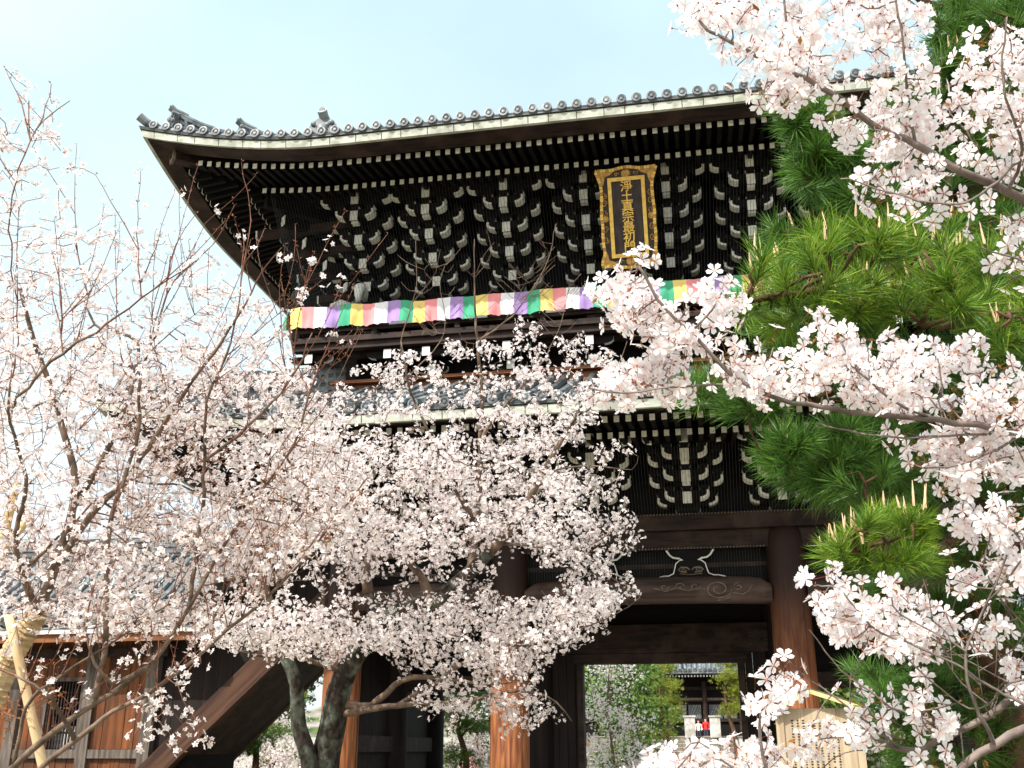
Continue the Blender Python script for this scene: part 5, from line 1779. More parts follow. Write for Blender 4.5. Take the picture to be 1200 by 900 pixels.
for L_, a, b_ in [
    ([(385, 820, 8.2), (435, 827, 8.1), (471, 797, 8.0), (510, 794, 7.9), (560, 802, 7.8), (600, 800, 7.7)], 0.040, 0.005),
    ([(390, 845, 8.1), (465, 827, 7.95), (495, 824, 7.85), (540, 824, 7.8), (590, 812, 7.7), (640, 815, 7.6), (670, 845, 7.6)], 0.034, 0.004),
    ([(465, 815, 7.95), (510, 800, 7.9), (558, 770, 7.85), (600, 760, 7.8), (660, 745, 7.7), (720, 720, 7.7), (750, 700, 7.7)], 0.024, 0.003),
    ([(445, 735, 8.2), (430, 680, 8.2), (440, 620, 8.3), (470, 560, 8.4), (500, 520, 8.5)], 0.06, 0.008),
    ([(508, 704, 8.1), (480, 660, 8.0), (420, 640, 7.9), (390, 620, 7.9)], 0.045, 0.006),
    ([(540, 640, 8.2), (560, 590, 8.3), (562, 550, 8.3), (567, 510, 8.3), (580, 490, 8.3), (605, 460, 8.3), (640, 420, 8.3)], 0.040, 0.006),
    ([(562, 540, 8.3), (565, 460, 8.4), (560, 400, 8.4), (556, 340, 8.4), (556, 280, 8.4)], 0.026, 0.0028),
    ([(527, 600, 8.2), (513, 537, 8.1), (495, 490, 8.1), (480, 457, 8.1), (470, 400, 8.1)], 0.026, 0.004),
    ([(663, 507, 7.9), (700, 470, 7.9), (720, 440, 7.9), (735, 400, 7.9)], 0.012, 0.003),
    ([(640, 555, 7.9), (690, 545, 7.9), (740, 550, 7.8), (748, 535, 7.8)], 0.010, 0.002),
    ([(583, 637, 8.0), (640, 640, 7.9), (690, 640, 7.8), (720, 620, 7.8)], 0.016, 0.003),
    ([(400, 790, 8.2), (350, 770, 8.0), (310, 770, 7.9), (270, 760, 7.8)], 0.03, 0.004),
    ([(335, 770, 8.1), (370, 740, 8.1), (380, 700, 8.1), (370, 650, 8.1)], 0.03, 0.004),
    ([(560, 400, 8.4), (600, 370, 8.4), (640, 310, 8.4), (652, 262, 8.4)], 0.010, 0.002),
    ([(590, 385, 8.4), (612, 340, 8.4), (630, 300, 8.4)], 0.004, 0.0016),
    ([(556, 330, 8.4), (575, 300, 8.4), (570, 268, 8.4)], 0.004, 0.0016),
    ([(480, 457, 8.1), (470, 400, 8.1), (488, 340, 8.1), (487, 282, 8.1)], 0.008, 0.0018),
    ([(488, 350, 8.1), (510, 320, 8.1), (516, 292, 8.1)], 0.004, 0.0016),
    ([(500, 440, 8.2), (520, 390, 8.2), (515, 330, 8.2), (530, 300, 8.2)], 0.006, 0.0016),
    ([(640, 420, 8.3), (660, 370, 8.3), (668, 330, 8.3)], 0.006, 0.0016),
]:
    t2.add_limb(line_at(L_), a, b_, wob=0.004)
# bare side twigs on the top shoots
for k in range(90):
    j = rng.integers(0, 6)
    a = [(556, 300 + 110 * rng.random()), (600 + 45 * (q := rng.random()), 370 - 90 * q), (488, 290 + 110 * rng.random()), (518, 310 + 100 * rng.random()), (655, 340 + 70 * rng.random()), (612 + 14 * rng.random(), 320 + 40 * rng.random())][j]
    sg = 1 if rng.random() < 0.5 else -1
    ln = 14 + 26 * rng.random()
    b_ = (a[0] + sg * ln * 0.75, a[1] - ln * (0.35 + 0.4 * rng.random()))
    t2.add_limb(line_at([(*a, 8.3), ((a[0] + b_[0]) / 2, (a[1] + b_[1]) / 2 + 3, 8.3), (*b_, 8.3)]), 0.0026, 0.0014, tag_=2)
cA = [(350, 470), (460, 468), (560, 466), (640, 464), (700, 470), (735, 500), (715, 540), (725, 570), (762, 610), (752, 650), (700, 700), (600, 680), (480, 690), (400, 690), (310, 700), (290, 640), (300, 520)]
cB = [(250, 700), (400, 690), (560, 690), (650, 680), (700, 660), (770, 688), (745, 725), (660, 770), (610, 800), (520, 785), (430, 775), (360, 780), (250, 775), (215, 740)]
cC = [(505, 780), (600, 770), (660, 760), (640, 800), (670, 850), (600, 870), (560, 850), (500, 860), (470, 830)]
cD = [(380, 480), (440, 425), (500, 400), (620, 395), (720, 400), (725, 450), (690, 475), (560, 470), (460, 480)]
att = np.vstack([clumpy(soft(cA, 6000, 6.7, 9.0, 70), 1.9, -0.10, 3.1), clumpy(soft(cB, 3000, 6.8, 8.7, 28), 1.9, -0.12, 3.1), soft(cC, 200, 7.1, 8.1, 25), clumpy(cloud(cD, 430, 7.4, 8.8), 2.4, 0.06)])
t2.colonize(att, 0.6, 0.075, jit=0.25, trop=(0, 0, 0.05))
t2.finish(0.0022, 2.35)
ch2 = thing('cherry_tree', 'old cherry tree with twin lichen-covered trunks and dense white blossom before the gate', 'cherry tree', (g0[0], g0[1], 0))
t2.wood([('twig', 0, 0.009, 'bark_twig'), ('branch', 0.009, 0.045, 'bark_twig'), ('trunk', 0.045, 9, 'bark_lichen')], ch2)
lim = np.array(t2.limb)
cand = np.where((t2.r < 0.010) & (lim == 0))[0]
pick = rng.choice(cand, min(len(cand), 5200), replace=False)
pos, face = clusters_along(t2, pick, 4, 10, 0.050)
blossoms('blossom', ch2, pos, face, 0.0168 * (0.65 + 0.55 * rng.random(len(pos))), False)
print('middle tree nodes', len(t2.Pa), 'cand', len(cand), 'flowers', len(pos))
sel = rng.choice(cand, 2500)
dv = unit(len(sel)); dv[:, 2] += 0.3
bits('bud', ch2, BUD, 'bud_red', t2.Pa[sel] + dv * 0.02, dv, 0.011 * (0.7 + 0.7 * rng.random(len(sel))))

# ------------------------------------------------------------------ cherry tree at the right edge, boughs reaching close to the viewer
t3 = Tree(0.022)
tr = away(1750, 905, 2.3)
t3.add_limb([(tr[0], tr[1], -0.05), (tr[0], tr[1], 0.8), (tr[0] - .02, tr[1], 1.4), (tr[0] + .03, tr[1] - .02, 2.1), (tr[0] + .02, tr[1], 2.9)], 0.085, 0.035)
b1 = [(1480, 330, 2.15), (1330, 275, 2.05), (1200, 232, 1.95), (1165, 217, 1.92), (1123, 199, 1.9), (1088, 178, 1.9), (1060, 162, 1.9), (1025, 147, 1.9), (990, 119, 1.9), (960, 101, 1.9), (930, 87, 1.9), (902, 75, 1.9), (881, 63, 1.9), (832, 35, 1.9), (815, 20, 1.9)]
b2 = [(1480, 570, 2.1), (1320, 525, 2.0), (1200, 509, 1.9), (1157, 500, 1.88), (1092, 492, 1.86), (1027, 487, 1.85), (962, 477, 1.85), (914, 468, 1.85), (866, 446, 1.85), (849, 431, 1.85), (832, 414, 1.85), (810, 390, 1.85), (784, 366, 1.85), (762, 334, 1.85), (748, 312, 1.85)]
b3 = [(1500, 760, 2.1), (1330, 790, 2.0), (1200, 813, 1.95), (1160, 840, 1.93), (1111, 862, 1.93), (1070, 880, 1.93), (1030, 868, 1.93)]
b4 = [(1480, 800, 2.0), (1300, 835, 1.9), (1200, 855, 1.85), (1164, 874, 1.83), (1130, 896, 1.83), (1080, 950, 1.8), (960, 960, 1.8), (900, 905, 1.8), (890, 850, 1.8)]
for b_, r0, r1 in ((b1, 0.020, 0.0026), (b2, 0.0135, 0.0026), (b3, 0.017, 0.005), (b4, 0.019, 0.003)):
    t3.add_limb([(tr[0], tr[1], away(*b_[0])[2] - 0.12), *line_at(b_)], r0 * 1.3, r1, wob=0.0012)
for L_, a, c_ in [
    ([(930, 87, 1.9), (925, 50, 1.9), (920, 12, 1.9), (915, -40, 1.9)], .0035, .002), ([(1070, 166, 1.9), (1064, 110, 1.88), (1060, 63, 1.86), (1053, 17, 1.85), (1050, -30, 1.85)], .004, .002),
    ([(1210, 190, 1.9), (1198, 175, 1.85), (1179, 115, 1.8), (1175, 66, 1.8), (1180, 20, 1.8)], .004, .002), ([(1215, 242, 1.8), (1130, 238, 1.8), (1046, 227, 1.8), (1004, 213, 1.8), (985, 210, 1.8)], .003, .0018),
    ([(866, 446, 1.85), (853, 451, 1.85), (788, 453, 1.85), (732, 461, 1.85), (690, 455, 1.85)], .003, .0018), ([(1100, 494, 1.86), (1057, 477, 1.84), (1018, 446, 1.83), (1000, 429, 1.83), (985, 400, 1.83)], .0035, .002),
    ([(1190, 508, 1.9), (1120, 510, 1.87), (1050, 513, 1.85), (980, 502, 1.85), (960, 496, 1.85)], .003, .002), ([(1200, 513, 1.9), (1150, 535, 1.87), (1100, 550, 1.85), (1070, 545, 1.85)], .003, .0018),
    ([(1160, 874, 1.83), (1150, 840, 1.8), (1137, 809, 1.8), (1132, 764, 1.8), (1149, 722, 1.8), (1167, 685, 1.8), (1180, 650, 1.8)], .0045, .002),
    ([(1250, 830, 1.85), (1167, 809, 1.83), (1115, 775, 1.8), (1062, 753, 1.8), (1020, 734, 1.8), (985, 690, 1.8)], .0042, .002),
    ([(1300, 810, 1.9), (1200, 795, 1.85), (1145, 832, 1.83), (1092, 800, 1.8), (1060, 770, 1.8), (1038, 765, 1.8)], .003, .0016),
    ([(1092, 862, 1.83), (1060, 835, 1.8), (1020, 809, 1.8), (985, 785, 1.8), (948, 738, 1.8)], .003, .0012),
    ([(1060, 880, 1.9), (1020, 850, 1.9), (975, 815, 1.9), (940, 790, 1.9), (925, 775, 1.9)], .003, .0016),
    ([(900, 905, 1.8), (860, 900, 1.8), (820, 870, 1.8), (800, 880, 1.8)], .0028, .0016), ([(820, 870, 1.8), (790, 905, 1.8), (760, 900, 1.8)], .0022, .0014),
    ([(1300, 330, 2.0), (1240, 310, 1.95), (1180, 300, 1.9), (1150, 290, 1.9)], .004, .002), ([(1160, 700, 1.8), (1180, 680, 1.8), (1200, 640, 1.8), (1170, 610, 1.8)], .003, .0016),
    ([(1130, 764, 1.8), (1100, 745, 1.8), (1055, 720, 1.8), (1045, 700, 1.8)], .0025, .0014), ([(1200, 700, 1.85), (1160, 690, 1.83), (1120, 680, 1.8)], .0028, .0014),
]:
    t3.add_limb(line_at(L_), a, c_, wob=0.001)
for k in range(46):
    x, y = 1000 + 200 * rng.random(), 720 + 180 * rng.random()
    ln, an = 30 + 50 * rng.random(), rng.random() * 2.4 + 0.4
    e_ = (x + ln * math.cos(an), y - ln * math.sin(an))
    q = 1.84 + 0.12 * rng.random()
    t3.add_limb(line_at([(x, y, q), ((x + e_[0]) / 2 + rng.normal() * 5, (y + e_[1]) / 2 + rng.normal() * 5, q), (*e_, q)]), 0.0019, 0.0008, tag_=2)
polys3 = [([(785, 0), (1095, 0), (1090, 40), (1100, 80), (1120, 85), (1150, 40), (1200, 30), (1230, 100), (1220, 205), (1150, 205), (1100, 190), (1075, 200), (1040, 190), (990, 165), (965, 130), (915, 125), (870, 105), (830, 65), (800, 30)], 160, 1.84, 2.15),
          ([(1000, 210), (1030, 195), (1060, 215), (1110, 225), (1150, 220), (1180, 235), (1120, 255), (1060, 250), (1020, 240)], 16, 1.84, 1.98),
          ([(1150, 265), (1200, 250), (1240, 300), (1200, 335), (1160, 330)], 14, 1.89, 2.10),
          ([(700, 335), (735, 285), (765, 305), (795, 350), (850, 325), (862, 372), (840, 395), (815, 420), (770, 430), (735, 395), (700, 370)], 46, 1.84, 2.08),
          ([(692, 430), (730, 415), (770, 440), (800, 460), (740, 470), (700, 465)], 18, 1.87, 2.05),
          ([(790, 430), (830, 390), (860, 410), (920, 400), (945, 378), (1000, 385), (1060, 395), (1120, 405), (1200, 425), (1230, 480), (1200, 495), (1100, 482), (1030, 478), (960, 466), (900, 470), (860, 455)], 92, 1.81, 2.10),
          ([(1045, 505), (1100, 510), (1200, 520), (1220, 570), (1150, 580), (1100, 575), (1060, 560)], 34, 1.84, 2.08),
          ([(1125, 590), (1200, 590), (1220, 680), (1160, 690), (1130, 650)], 24, 1.81, 2.00),
          ([(948, 672), (975, 668), (1010, 685), (1060, 690), (1110, 705), (1125, 740), (1100, 780), (1060, 770), (1000, 755), (960, 720)], 56, 1.79, 2.02),
          ([(1120, 665), (1150, 665), (1150, 695), (1118, 690)], 4, 1.84, 1.95), ([(1130, 725), (1180, 730), (1170, 760), (1120, 755)], 6, 1.84, 1.95),
          ([(1170, 770), (1210, 770), (1210, 810), (1175, 805)], 6, 1.84, 1.95),
          ([(1060, 800), (1110, 800), (1108, 860), (1075, 865)], 10, 1.81, 1.95), ([(1080, 885), (1130, 885), (1130, 905), (1080, 905)], 4, 1.84, 1.95),
          ([(880, 820), (925, 800), (945, 840), (945, 910), (870, 910), (860, 860)], 20, 1.81, 1.98), ([(975, 810), (1030, 812), (1030, 850), (1000, 890), (970, 890), (985, 840)], 10, 1.84, 2.00),
          ([(745, 908), (770, 892), (800, 876), (828, 884), (846, 872), (850, 910)], 20, 1.81, 1.98), ([(905, 800), (925, 798), (930, 815), (910, 820)], 3, 1.84, 1.90)]
attp = [cloud(p, n, d0, d1) for p, n, d0, d1 in polys3]
att = np.vstack(attp)
n0 = len(t3.P)
t3.colonize(att, 0.30, 0.026, jit=0.15, trop=(0, 0, 0.05))
t3.finish(0.0013, 2.4)
# fresh bare twigs at the lower right
ch3 = thing('cherry_tree', 'cherry tree at the right edge with close boughs of large pale pink flowers', 'cherry tree', (tr[0], tr[1], 0))
t3.wood([('twig', 0, 0.0026, 'bark_grey'), ('bough', 0.0026, 0.03, 'bark_grey'), ('trunk', 0.03, 9, 'bark_grey')], ch3)
# umbels: one bunch per crown point, plus a few along the twigs
lim = np.array(t3.limb)
cand = np.where((lim == 0) & (t3.nchild == 0))[0]
centres = [att, t3.Pa[rng.choice(np.where(lim == 0)[0], 330)]]
cc = np.vstack(centres)
cnt = rng.integers(2, 5, len(cc))
base = np.repeat(cc, cnt, axis=0)
dv = unit(len(base)); dv[:, 2] *= 0.8
dv += np.array([0, -0.10, 0.0]); dv /= np.linalg.norm(dv, axis=1, keepdims=True)
sc_ = 0.0178 * (0.85 + 0.3 * rng.random(len(base)))
pos = base + dv * (0.024 + 0.012 * rng.random((len(base), 1)))
blossoms('blossom', ch3, pos, dv + 0.3 * unit(len(base)), sc_, True)
print('right tree nodes', len(t3.Pa), 'flowers', len(pos))
sel = cc[rng.random(len(cc)) < 0.8]
dv = unit(len(sel))
bits('young_leaf', ch3, LEAF, 'leaf_bronze', sel + dv * 0.006, dv + 0.7 * unit(len(sel)), 0.014 * (0.5 + 0.8 * rng.random(len(sel))))
sel = np.where((lim == 0) | (t3.r < 0.002))[0]
sel = rng.choice(sel, 500)
dv = unit(len(sel)); dv[:, 2] += 0.4
bits('bud', ch3, BUD, 'bud_red', t3.Pa[sel] + dv * 0.004, dv, 0.005 * (0.7 + 0.8 * rng.random(len(sel))))


# ------------------------------------------------------------------ pine at the right, between the cherry boughs and the gate
def needle_tuft():
    """Bunch of long needles round a shoot tip; z is the shoot's direction."""
    r = np.random.default_rng(3)
    V, F, I = [], [], []
    for k in range(100):
        a = r.random() * 2 * math.pi
        el = 0.2 + 1.0 * r.random() ** 0.8               # angle off the shoot
        d = np.array([math.sin(el) * math.cos(a), math.sin(el) * math.sin(a), math.cos(el)])
        b_ = np.array([0, 0, -0.6 * r.random()])
        ln = 0.75 + 0.35 * r.random()
        sd = np.cross(d, r.normal(size=3)); sd /= np.linalg.norm(sd)
        mid = b_ + d * ln * 0.55
        tip = b_ + d * ln + np.array([0, 0, -0.04])
        w = 0.011
        o = len(V)
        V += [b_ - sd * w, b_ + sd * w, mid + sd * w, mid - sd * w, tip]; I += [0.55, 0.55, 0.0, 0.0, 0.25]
        F += [[o, o + 1, o + 2, o + 3], [o + 3, o + 2, o + 4, -1]]
    return np.array(V), np.array(F), np.array(I)


TUFT = needle_tuft()
t4 = Tree(0.05)
pr0 = away(1190, 1000, 4.9)
t4.add_limb([(pr0[0], pr0[1], -0.05), *line_at([(1186, 900, 4.9), (1165, 740, 4.9), (1150, 600, 4.9), (1140, 420, 4.9), (1128, 220, 4.9), (1138, 20, 4.9), (1150, -130, 4.9), (1155, -240, 4.9)])], 0.13, 0.05)
for L_, a, b_ in [
    ([(1130, 130, 4.9), (1060, 150, 4.6), (1000, 170, 4.4), (940, 160, 4.3), (925, 140, 4.3)], .045, .012), ([(1130, 240, 4.9), (1080, 290, 4.5), (1020, 330, 4.0), (960, 340, 3.8), (890, 350, 3.7)], .05, .012),
    ([(1132, 330, 4.9), (1150, 360, 4.4), (1130, 380, 3.9), (1080, 380, 3.7)], .045, .012), ([(1145, 480, 4.9), (1080, 540, 4.6), (1010, 545, 4.2), (940, 540, 4.0), (890, 530, 4.0)], .05, .012),
    ([(1150, 600, 4.9), (1110, 640, 4.4), (1060, 645, 3.8), (1000, 645, 3.4)], .04, .012), ([(1142, 420, 4.9), (1030, 450, 4.6), (900, 470, 4.3), (830, 470, 4.2)], .035, .010),
    ([(1160, 720, 4.9), (1120, 740, 4.9), (1050, 740, 4.9)], .03, .010), ([(1175, 830, 4.9), (1120, 850, 5.0), (1050, 850, 5.1)], .03, .010), ([(1136, 30, 4.9), (1170, 60, 4.7), (1200, 70, 4.6)], .035, .012),
    ([(1138, 60, 4.9), (1100, 20, 4.8), (1060, -20, 4.8)], .03, .012), ([(1150, 620, 4.9), (1190, 640, 4.6), (1230, 650, 4.5)], .03, .012), ([(1135, 250, 4.9), (1190, 260, 4.5), (1230, 300, 4.3)], .04, .012),
]:
    t4.add_limb(line_at(L_), a, b_, wob=0.008)
pads = [([(905, 112), (955, 112), (1000, 170), (1060, 230), (985, 240), (935, 215), (928, 160)], 90, 4.0, 4.7, 0),
        ([(865, 335), (885, 290), (925, 262), (990, 255), (1060, 262), (1140, 265), (1240, 320), (1240, 410), (1120, 395), (1060, 375), (960, 365), (900, 385), (860, 380)], 112, 3.3, 4.2, 1),
        ([(900, 270), (1000, 250), (1260, 240), (1260, 520), (1050, 500), (930, 440), (880, 380)], 230, 4.1, 4.9, 0),
        ([(800, 470), (810, 445), (880, 440), (915, 470), (900, 485), (830, 478)], 30, 3.9, 4.3, 0),
        ([(885, 535), (905, 510), (980, 495), (1060, 500), (1090, 550), (1050, 580), (990, 585), (930, 570)], 110, 3.7, 4.5, 0),
        ([(945, 650), (965, 630), (1030, 600), (1095, 605), (1095, 670), (1000, 670)], 46, 3.2, 3.7, 1),
        ([(1000, 610), (1120, 560), (1260, 540), (1260, 760), (1080, 770), (1010, 700)], 170, 4.4, 5.2, 0),
        ([(985, 780), (1060, 770), (1290, 740), (1290, 910), (1040, 910), (1010, 850)], 150, 4.7, 5.5, 0),
        ([(1095, 0), (1210, -20), (1210, 120), (1140, 110), (1090, 60)], 70, 4.4, 5.0, 0),
        ([(1030, 120), (1140, 60), (1200, 110), (1200, 270), (1080, 260), (1000, 200)], 120, 4.5, 5.1, 0)]
allp = [cloud(p, n, d0, d1) for p, n, d0, d1, k in pads]
att = np.vstack(allp)
t4.colonize(att, 0.7, 0.07, jit=0.12, trop=(0, 0, 0.08))
t4.finish(0.005, 2.3)
pine = thing('pine_tree', 'dark pine with long needle tufts and pale upright candles behind the right-hand cherry boughs', 'pine tree', (pr0[0], pr0[1], 0))
t4.wood([('twig', 0, 0.012, 'bark_pine'), ('limb', 0.012, 0.045, 'bark_pine'), ('trunk', 0.045, 9, 'bark_pine')], pine)
P4 = t4.Pa
for a, (poly, n, d0, d1, fresh) in zip(allp, pads):
    j = np.array([np.linalg.norm(P4 - q, axis=1).argmin() for q in a])
    d = a - P4[np.maximum(t4.para[np.maximum(t4.para[j], 0)], 0)]
    d = d / (np.linalg.norm(d, axis=1, keepdims=True) + 1e-9) * 0.8 + np.array([0, 0, 0.75 if fresh else 0.45]) + 0.3 * unit(len(a))
    s_ = (0.125 if fresh else 0.135) * (0.8 + 0.4 * rng.random(len(a))) * (0.72 if n < 50 and fresh else 1.0)
    v, f = stamp(TUFT[0], TUFT[1], a, frames(d), s_)
    me = big_mesh('needle_pad', v, f, ['needle_fresh_lit' if fresh else 'needle'], None, np.tile(TUFT[2], len(a)))  # bright layers: young needles, sunlight painted into their colour
    pad = link('needle_pad', me, pine)
    # candles
    pc = rng.random(len(a)) < ((0.22 if n < 50 else 0.42) if fresh else 0.04)
    for q, dd in zip(a[pc], d[pc]):
        for e in range(int(rng.integers(1, 3))):
            ax = np.array([rng.normal() * .12, rng.normal() * .12, 1.0]) + dd * 0.15
            ln = 0.03 + 0.05 * rng.random()
            b0 = q + np.array([rng.normal(), rng.normal(), 0]) * 0.012 + np.array([0, 0, 0.03])
            MB('candle').tube([b0, b0 + ax * ln * 0.5, b0 + ax * ln], [0.0045, 0.004, 0.001], 5).build('candle', pad)


# ------------------------------------------------------------------ trees beyond and beside the gate
def quad_leaf(w=0.55):
    return np.array([(0, 0, 0), (0.5, -w / 2, 0.05), (1, 0, 0), (0.5, w / 2, 0.05)]), np.array([[0, 1, 2, 3]])


def far_tree(name, lab, x, y, h, crown, leaf_mat, nleaf, size, group=None, trunk_r=0.14, bark='bark_twig', blossom=0, z0=0.0, pads_=None, cat='tree'):
    """Tapered trunk, forking limbs to each leaf clump; crown: list of (dx, dy, z, rx, ry, rz)."""
    g = thing(name, lab, cat, (x, y, z0), group)
    mb = MB(bark)
    top = max(c[2] for c in crown)
    mb.tube(smooth_line([(x, y, z0 - 0.1), (x + 0.1, y, z0 + h * 0.25), (x - 0.06, y + 0.05, z0 + h * 0.55), (x + 0.05, y, z0 + top)], 0.3), np.linspace(trunk_r, trunk_r * 0.25, len(smooth_line([(x, y, z0 - 0.1), (x + 0.1, y, z0 + h * 0.25), (x - 0.06, y + 0.05, z0 + h * 0.55), (x + 0.05, y, z0 + top)], 0.3))), 8)
    mb.build('trunk', g, smooth=True)
    mb = MB(bark)
    for c in crown:
        q = np.array((x + c[0], y + c[1], z0 + c[2]))
        b0 = np.array((x, y, z0 + max(h * 0.2, c[2] * 0.72)))
        m_ = (b0 + q) / 2 + rng.normal(size=3) * 0.08
        mb.tube([b0, m_, q], [trunk_r * 0.4, trunk_r * 0.25, trunk_r * 0.08], 5)
        for e in range(5):
            mb.tube([q, q + rng.normal(size=3) * np.array(c[3:6]) * 0.55], [trunk_r * 0.1, trunk_r * 0.04], 3)
    mb.build('limb', g)
    vol = np.array([c[3] * c[4] * c[5] for c in crown]); vol = vol / vol.sum()
    pos, dirs = [], []
    for c, w in zip(crown, vol):
        n = int(nleaf * w) + 20
        u = unit(n) * (rng.random((n, 1)) ** 0.45)
        # ragged outline: lobes push parts of the clump in and out
        lob = 1 + 0.28 * np.sin(5 * u[:, 0:1] + 3 * u[:, 2:3] + c[0] * 7) + 0.18 * np.sin(9 * u[:, 1:2] - 4 * u[:, 2:3])
        pos.append(np.array((x + c[0], y + c[1], z0 + c[2])) + u * lob * np.array(c[3:6]))
        dirs.append(u + 0.9 * unit(n) + np.array([0, 0, 0.5]))
    pos = np.vstack(pos); dirs = np.vstack(dirs)
    tv, tf = quad_leaf()
    nb_ = int(len(pos) * (1 - blossom))
    perm = rng.permutation(len(pos)); pos, dirs = pos[perm], dirs[perm]
    if nb_:
        v, f = stamp(tv - np.array([0.5, 0, 0]), tf, pos[:nb_], frames(dirs[:nb_]), size * (0.6 + 0.8 * rng.random(nb_)))
        link('crown', big_mesh('crown', v, f, [leaf_mat]), g)
    if blossom:
        k = len(pos) - nb_
        tv, tf, ti, tm = FF
        cl_ = np.repeat(pos[nb_:], 2, axis=0) + rng.normal(size=(2 * k, 3)) * 0.04
        v, f = stamp(tv, tf, cl_, frames(unit(2 * k)), 0.034 * (0.8 + 0.5 * rng.random(2 * k)))
        link('blossom', big_mesh('blossom', v, f, ['petal_far', 'calyx'], np.tile(tm, 2 * k), np.tile(ti, 2 * k)), g)
    return g


def far_pine(lab, x, y, h, layers, nleaf, size, group=None, mat='needle_far', z0=0.0, trunk_r=0.13):
    """Garden pine: bare trunk with flat cloud-like needle layers; layers: (dx, dy, z, r, thick)."""
    g = thing('pine_tree', lab, 'pine tree', (x, y, z0), group)
    mb = MB('bark_pine')
    ln = smooth_line([(x, y, z0 - 0.1), (x + 0.18, y, z0 + h * 0.35), (x - 0.12, y, z0 + h * 0.65), (x + 0.04, y, z0 + h * 0.97)], 0.25)
    mb.tube(ln, np.linspace(trunk_r, trunk_r * 0.3, len(ln)), 8)
    mb.build('trunk', g, smooth=True)
    mb = MB('bark_pine')
    pos, dirs = [], []
    tot = sum(l[3] ** 2 for l in layers)
    for dx, dy, z, r, th_ in layers:
        q = np.array((x + dx, y + dy, z0 + z))
        mb.tube([(x, y, z0 + z - 0.25), (x + dx * 0.5, y + dy * 0.5, z0 + z - 0.08), tuple(q)], [0.05, 0.035, 0.02], 5)
        n = int(nleaf * r * r / tot)
        sub = rng.normal(size=(9, 3)) * np.array([r * 0.5, r * 0.4, th_ * 0.35])
        k = rng.integers(0, 9, n)
        p = q + sub[k] + rng.normal(size=(n, 3)) * np.array([r * 0.26, r * 0.22, th_ * 0.32])
        pos.append(p); dirs.append(unit(n) + np.array([0, 0, 0.7]))
    mb.build('limb', g)
    pos, dirs = np.vstack(pos), np.vstack(dirs)
    V, F = [], []
    for k in range(9):
        a = k * 2 * math.pi / 9
        d = np.array([math.cos(a) * 0.8, math.sin(a) * 0.8, 0.35 + 0.5 * (k % 3) / 2])
        sd = np.array([-math.sin(a), math.cos(a), 0]) * 0.05
        o = len(V)
        V += [-sd, sd, d]; F += [[o, o + 1, o + 2]]
    v, f = stamp(np.array(V), np.array(F), pos, frames(dirs), size * (0.7 + 0.6 * rng.random(len(pos))))
    link('crown', big_mesh('crown', v, f, [mat]), g)
    return g


def spot(px, py, Y):
    p = at(px, py, Y)
    return p


# through the passage: cherry with green shrubs on the left, layered pines before the hall
p = spot(715, 870, 17); s17 = (17 + 18.8) / 1274.0
far_tree('cherry_tree', 'thin flowering cherry seen through the gate passage, left of the steps', p[0], 17, 5.0,
         [(-.3, 0, 3.0, 1.0, .8, .8), (.5, .3, 2.4, 1.0, .8, .7), (-.6, 0, 1.6, .9, .8, .7), (.8, 0, 1.3, 1.1, .8, .6), (0, .2, 4.2, 1.2, .8, .8), (.2, 0, .7, 1.2, .8, .5)], 'leaf_green', 2200, 0.10, blossom=0.85, trunk_r=0.06)
p = spot(742, 840, 20)
far_tree('broadleaf_tree', 'bright green leafy tree behind the thin cherry in the gate passage', p[0], 20, 4.6,
         [(0, 0, 3.4, 1.1, .9, .9), (.6, 0, 2.6, 1.0, .9, .8), (-.6, 0, 2.5, 1.0, .9, .8), (.1, 0, 4.4, 1.3, .9, .8), (.2, 0, 1.5, 1.4, .9, .8), (-.9, .3, 1.2, 1.0, .9, .7), (-1.2, .2, 3.6, 1.0, .9, .9)], 'leaf_green', 5200, 0.15, trunk_r=0.10)
p = spot(778, 850, 24)
far_pine('layered pine left of the hall in the gate passage', p[0], 24, 4.9, [(0, 0, 4.6, .5, .3), (.1, 0, 4.0, .6, .32), (-.2, 0, 3.4, .65, .32), (.1, 0, 2.8, .6, .3), (-.3, 0, 2.2, .6, .3)], 2600, 0.12, mat='leaf_yellow')
p = spot(856, 850, 26)
far_pine('layered pine right of the hall with a reddish trunk', p[0], 26, 5.2, [(.2, 0, 5.0, .5, .3), (.05, 0, 4.4, .55, .32), (.3, 0, 3.8, .55, .3), (.1, 0, 3.2, .5, .3)], 2000, 0.12, mat='leaf_yellow')
# left passage and the gap beside the stair
p = spot(540, 860, 12)
far_pine('garden pine seen through the left passage of the gate', p[0], 12, 3.6, [(0, 0, 3.1, .7, .3), (-.3, 0, 2.4, .7, .28), (.35, 0, 2.2, .6, .25), (0, .2, 1.4, .7, .3), (.1, 0, 3.7, .8, .3)], 2200, 0.13)
p = spot(560, 880, 15)
far_tree('cherry_tree', 'pale flowering cherry seen low through the left passage of the gate', p[0], 15, 3.4, [(0, 0, 1.6, 1.3, .8, .7), (.4, 0, .8, 1.4, .8, .6), (-.5, 0, 2.6, 1.1, .8, .7)], 'leaf_green', 1300, 0.1, blossom=0.9, trunk_r=0.07)
p = spot(296, 850, 9)
far_pine('dark green garden pine in the gap beside the covered stair', p[0], 9, 4.0, [(0, 0, 3.3, .6, .3), (-.35, 0, 2.6, .75, .3), (.2, 0, 2.1, .8, .3), (-.3, 0, 1.7, .7, .3), (.5, 0, 2.9, .6, .25), (-.6, 0, 2.1, .5, .25)], 3600, 0.13, mat='leaf_green')
p = spot(318, 830, 14)
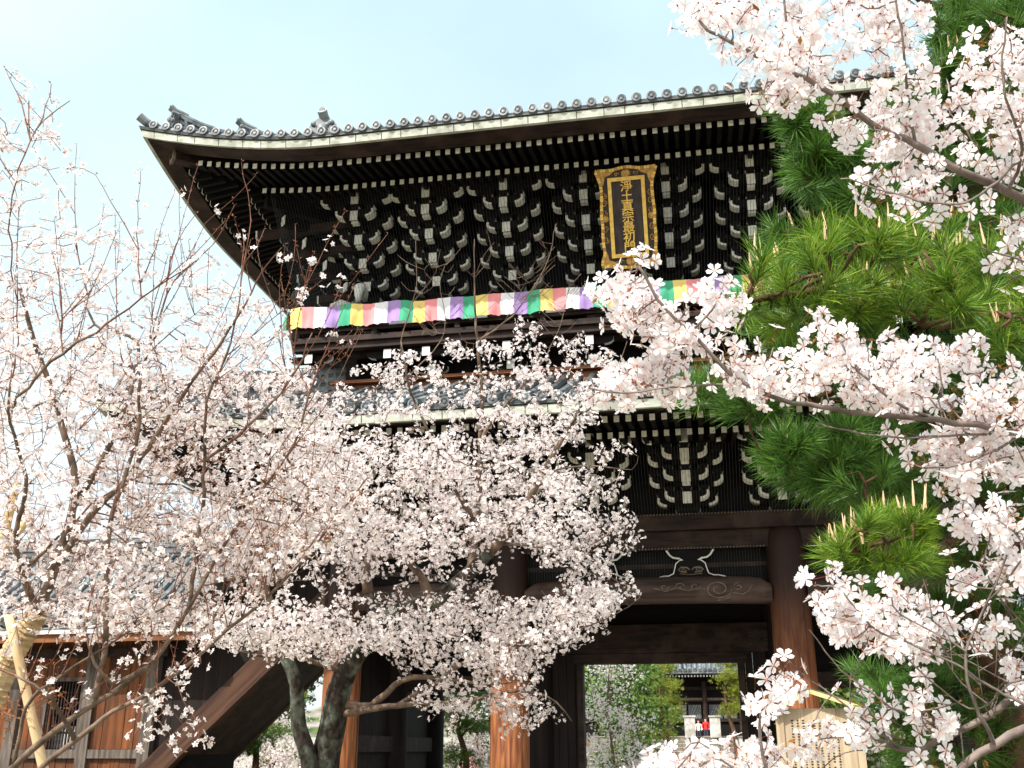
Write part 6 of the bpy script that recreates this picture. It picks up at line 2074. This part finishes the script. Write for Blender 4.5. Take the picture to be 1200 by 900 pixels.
far_pine('yellow-green pine behind the forked cherry trunk', p[0], 14, 4.6, [(0, 0, 4.0, .9, .35), (.3, 0, 3.2, .8, .3), (-.3, 0, 2.3, .9, .3), (.5, 0, 1.5, .8, .3)], 2600, 0.14, mat='leaf_yellow')
p = spot(300, 890, 13)
far_tree('cherry_tree', 'pale flowering cherry low between the stair house and the forked trunk', p[0], 13, 3.6, [(0, 0, 1.2, 1.5, .9, .7), (1.0, 0, 1.4, 1.2, .8, .7), (-.8, 0, .8, 1.0, .8, .6), (.3, .4, 2.3, 1.2, .8, .7)], 'leaf_green', 2200, 0.1, blossom=0.92, trunk_r=0.08)
# right of the gate behind the pine
p = spot(1010, 850, 8)
far_tree('broadleaf_tree', 'yellow-green leafy shrub tree right of the gate column', p[0], 8, 3.2, [(0, 0, 2.3, 1.0, .8, .7), (.8, 0, 1.6, 1.1, .8, .7), (-.3, 0, 1.2, .9, .8, .6), (1.8, 0, 2.0, 1.2, .8, .9)], 'leaf_yellow', 2600, 0.13, trunk_r=0.07)
# taller trees far beyond the gate and the stair house
for k, (px, Y, h, mt) in enumerate(((60, 30, 6, 'leaf_dark'), (240, 34, 5, 'leaf_green'), (345, 38, 5.2, 'leaf_dark'), (470, 40, 6, 'leaf_green'), (560, 30, 6, 'leaf_dark'), (668, 36, 7.5, 'leaf_green'), (735, 45, 9, 'leaf_dark'), (925, 45, 9, 'leaf_dark'), (985, 30, 6, 'leaf_green'), (1080, 34, 7, 'leaf_dark'), (1180, 30, 7, 'leaf_green'))):
    p = spot(px, 870, Y)
    labs = ['dense dark tree far behind the stair house roof', 'rounded green tree in the far gap beside the stair', 'dark rounded tree far behind the forked cherry trunk', 'broad green tree far behind the gate side wall', 'dark tree far behind the left passage', 'green tree far behind the left jamb of the passage', 'dark tree rising left of the main hall', 'dark tree rising right of the main hall', 'green tree far behind the right column', 'dark tree far behind the right-hand pine', 'green tree far behind the right edge of the pine']
    cr_ = [(rng.normal() * h * 0.16, rng.normal() * 0.6, h * (0.35 + 0.11 * q), h * 0.26, h * 0.2, h * 0.17) for q in range(6)]
    far_tree('broadleaf_tree', labs[k], p[0], Y, h, cr_, mt, 2600, 0.30, trunk_r=0.2, z0=2.1 if Y > 32 else 0.0)
# clipped hedge along the foot of the terrace
mb = MB('stone')
for sg, (x0, x1) in ((-1, (-40, -4.6)), (1, (5.6, 40))):
    w = MB('stone')
    for r_ in range(5):
        for k in range(int((x1 - x0) / 0.9)):
            xx = x0 + k * 0.9 + 0.4 * (r_ % 2)
            w.box(xx + 0.01, xx + 0.88, 31.7 + 0.02 * ((k * 7 + r_ * 3) % 3), 32.0, r_ * 0.43, r_ * 0.43 + 0.42)
    w.build('retaining_wall', label='stone retaining wall of the terrace %s of the steps' % ('left' if sg < 0 else 'right'), cat='wall')
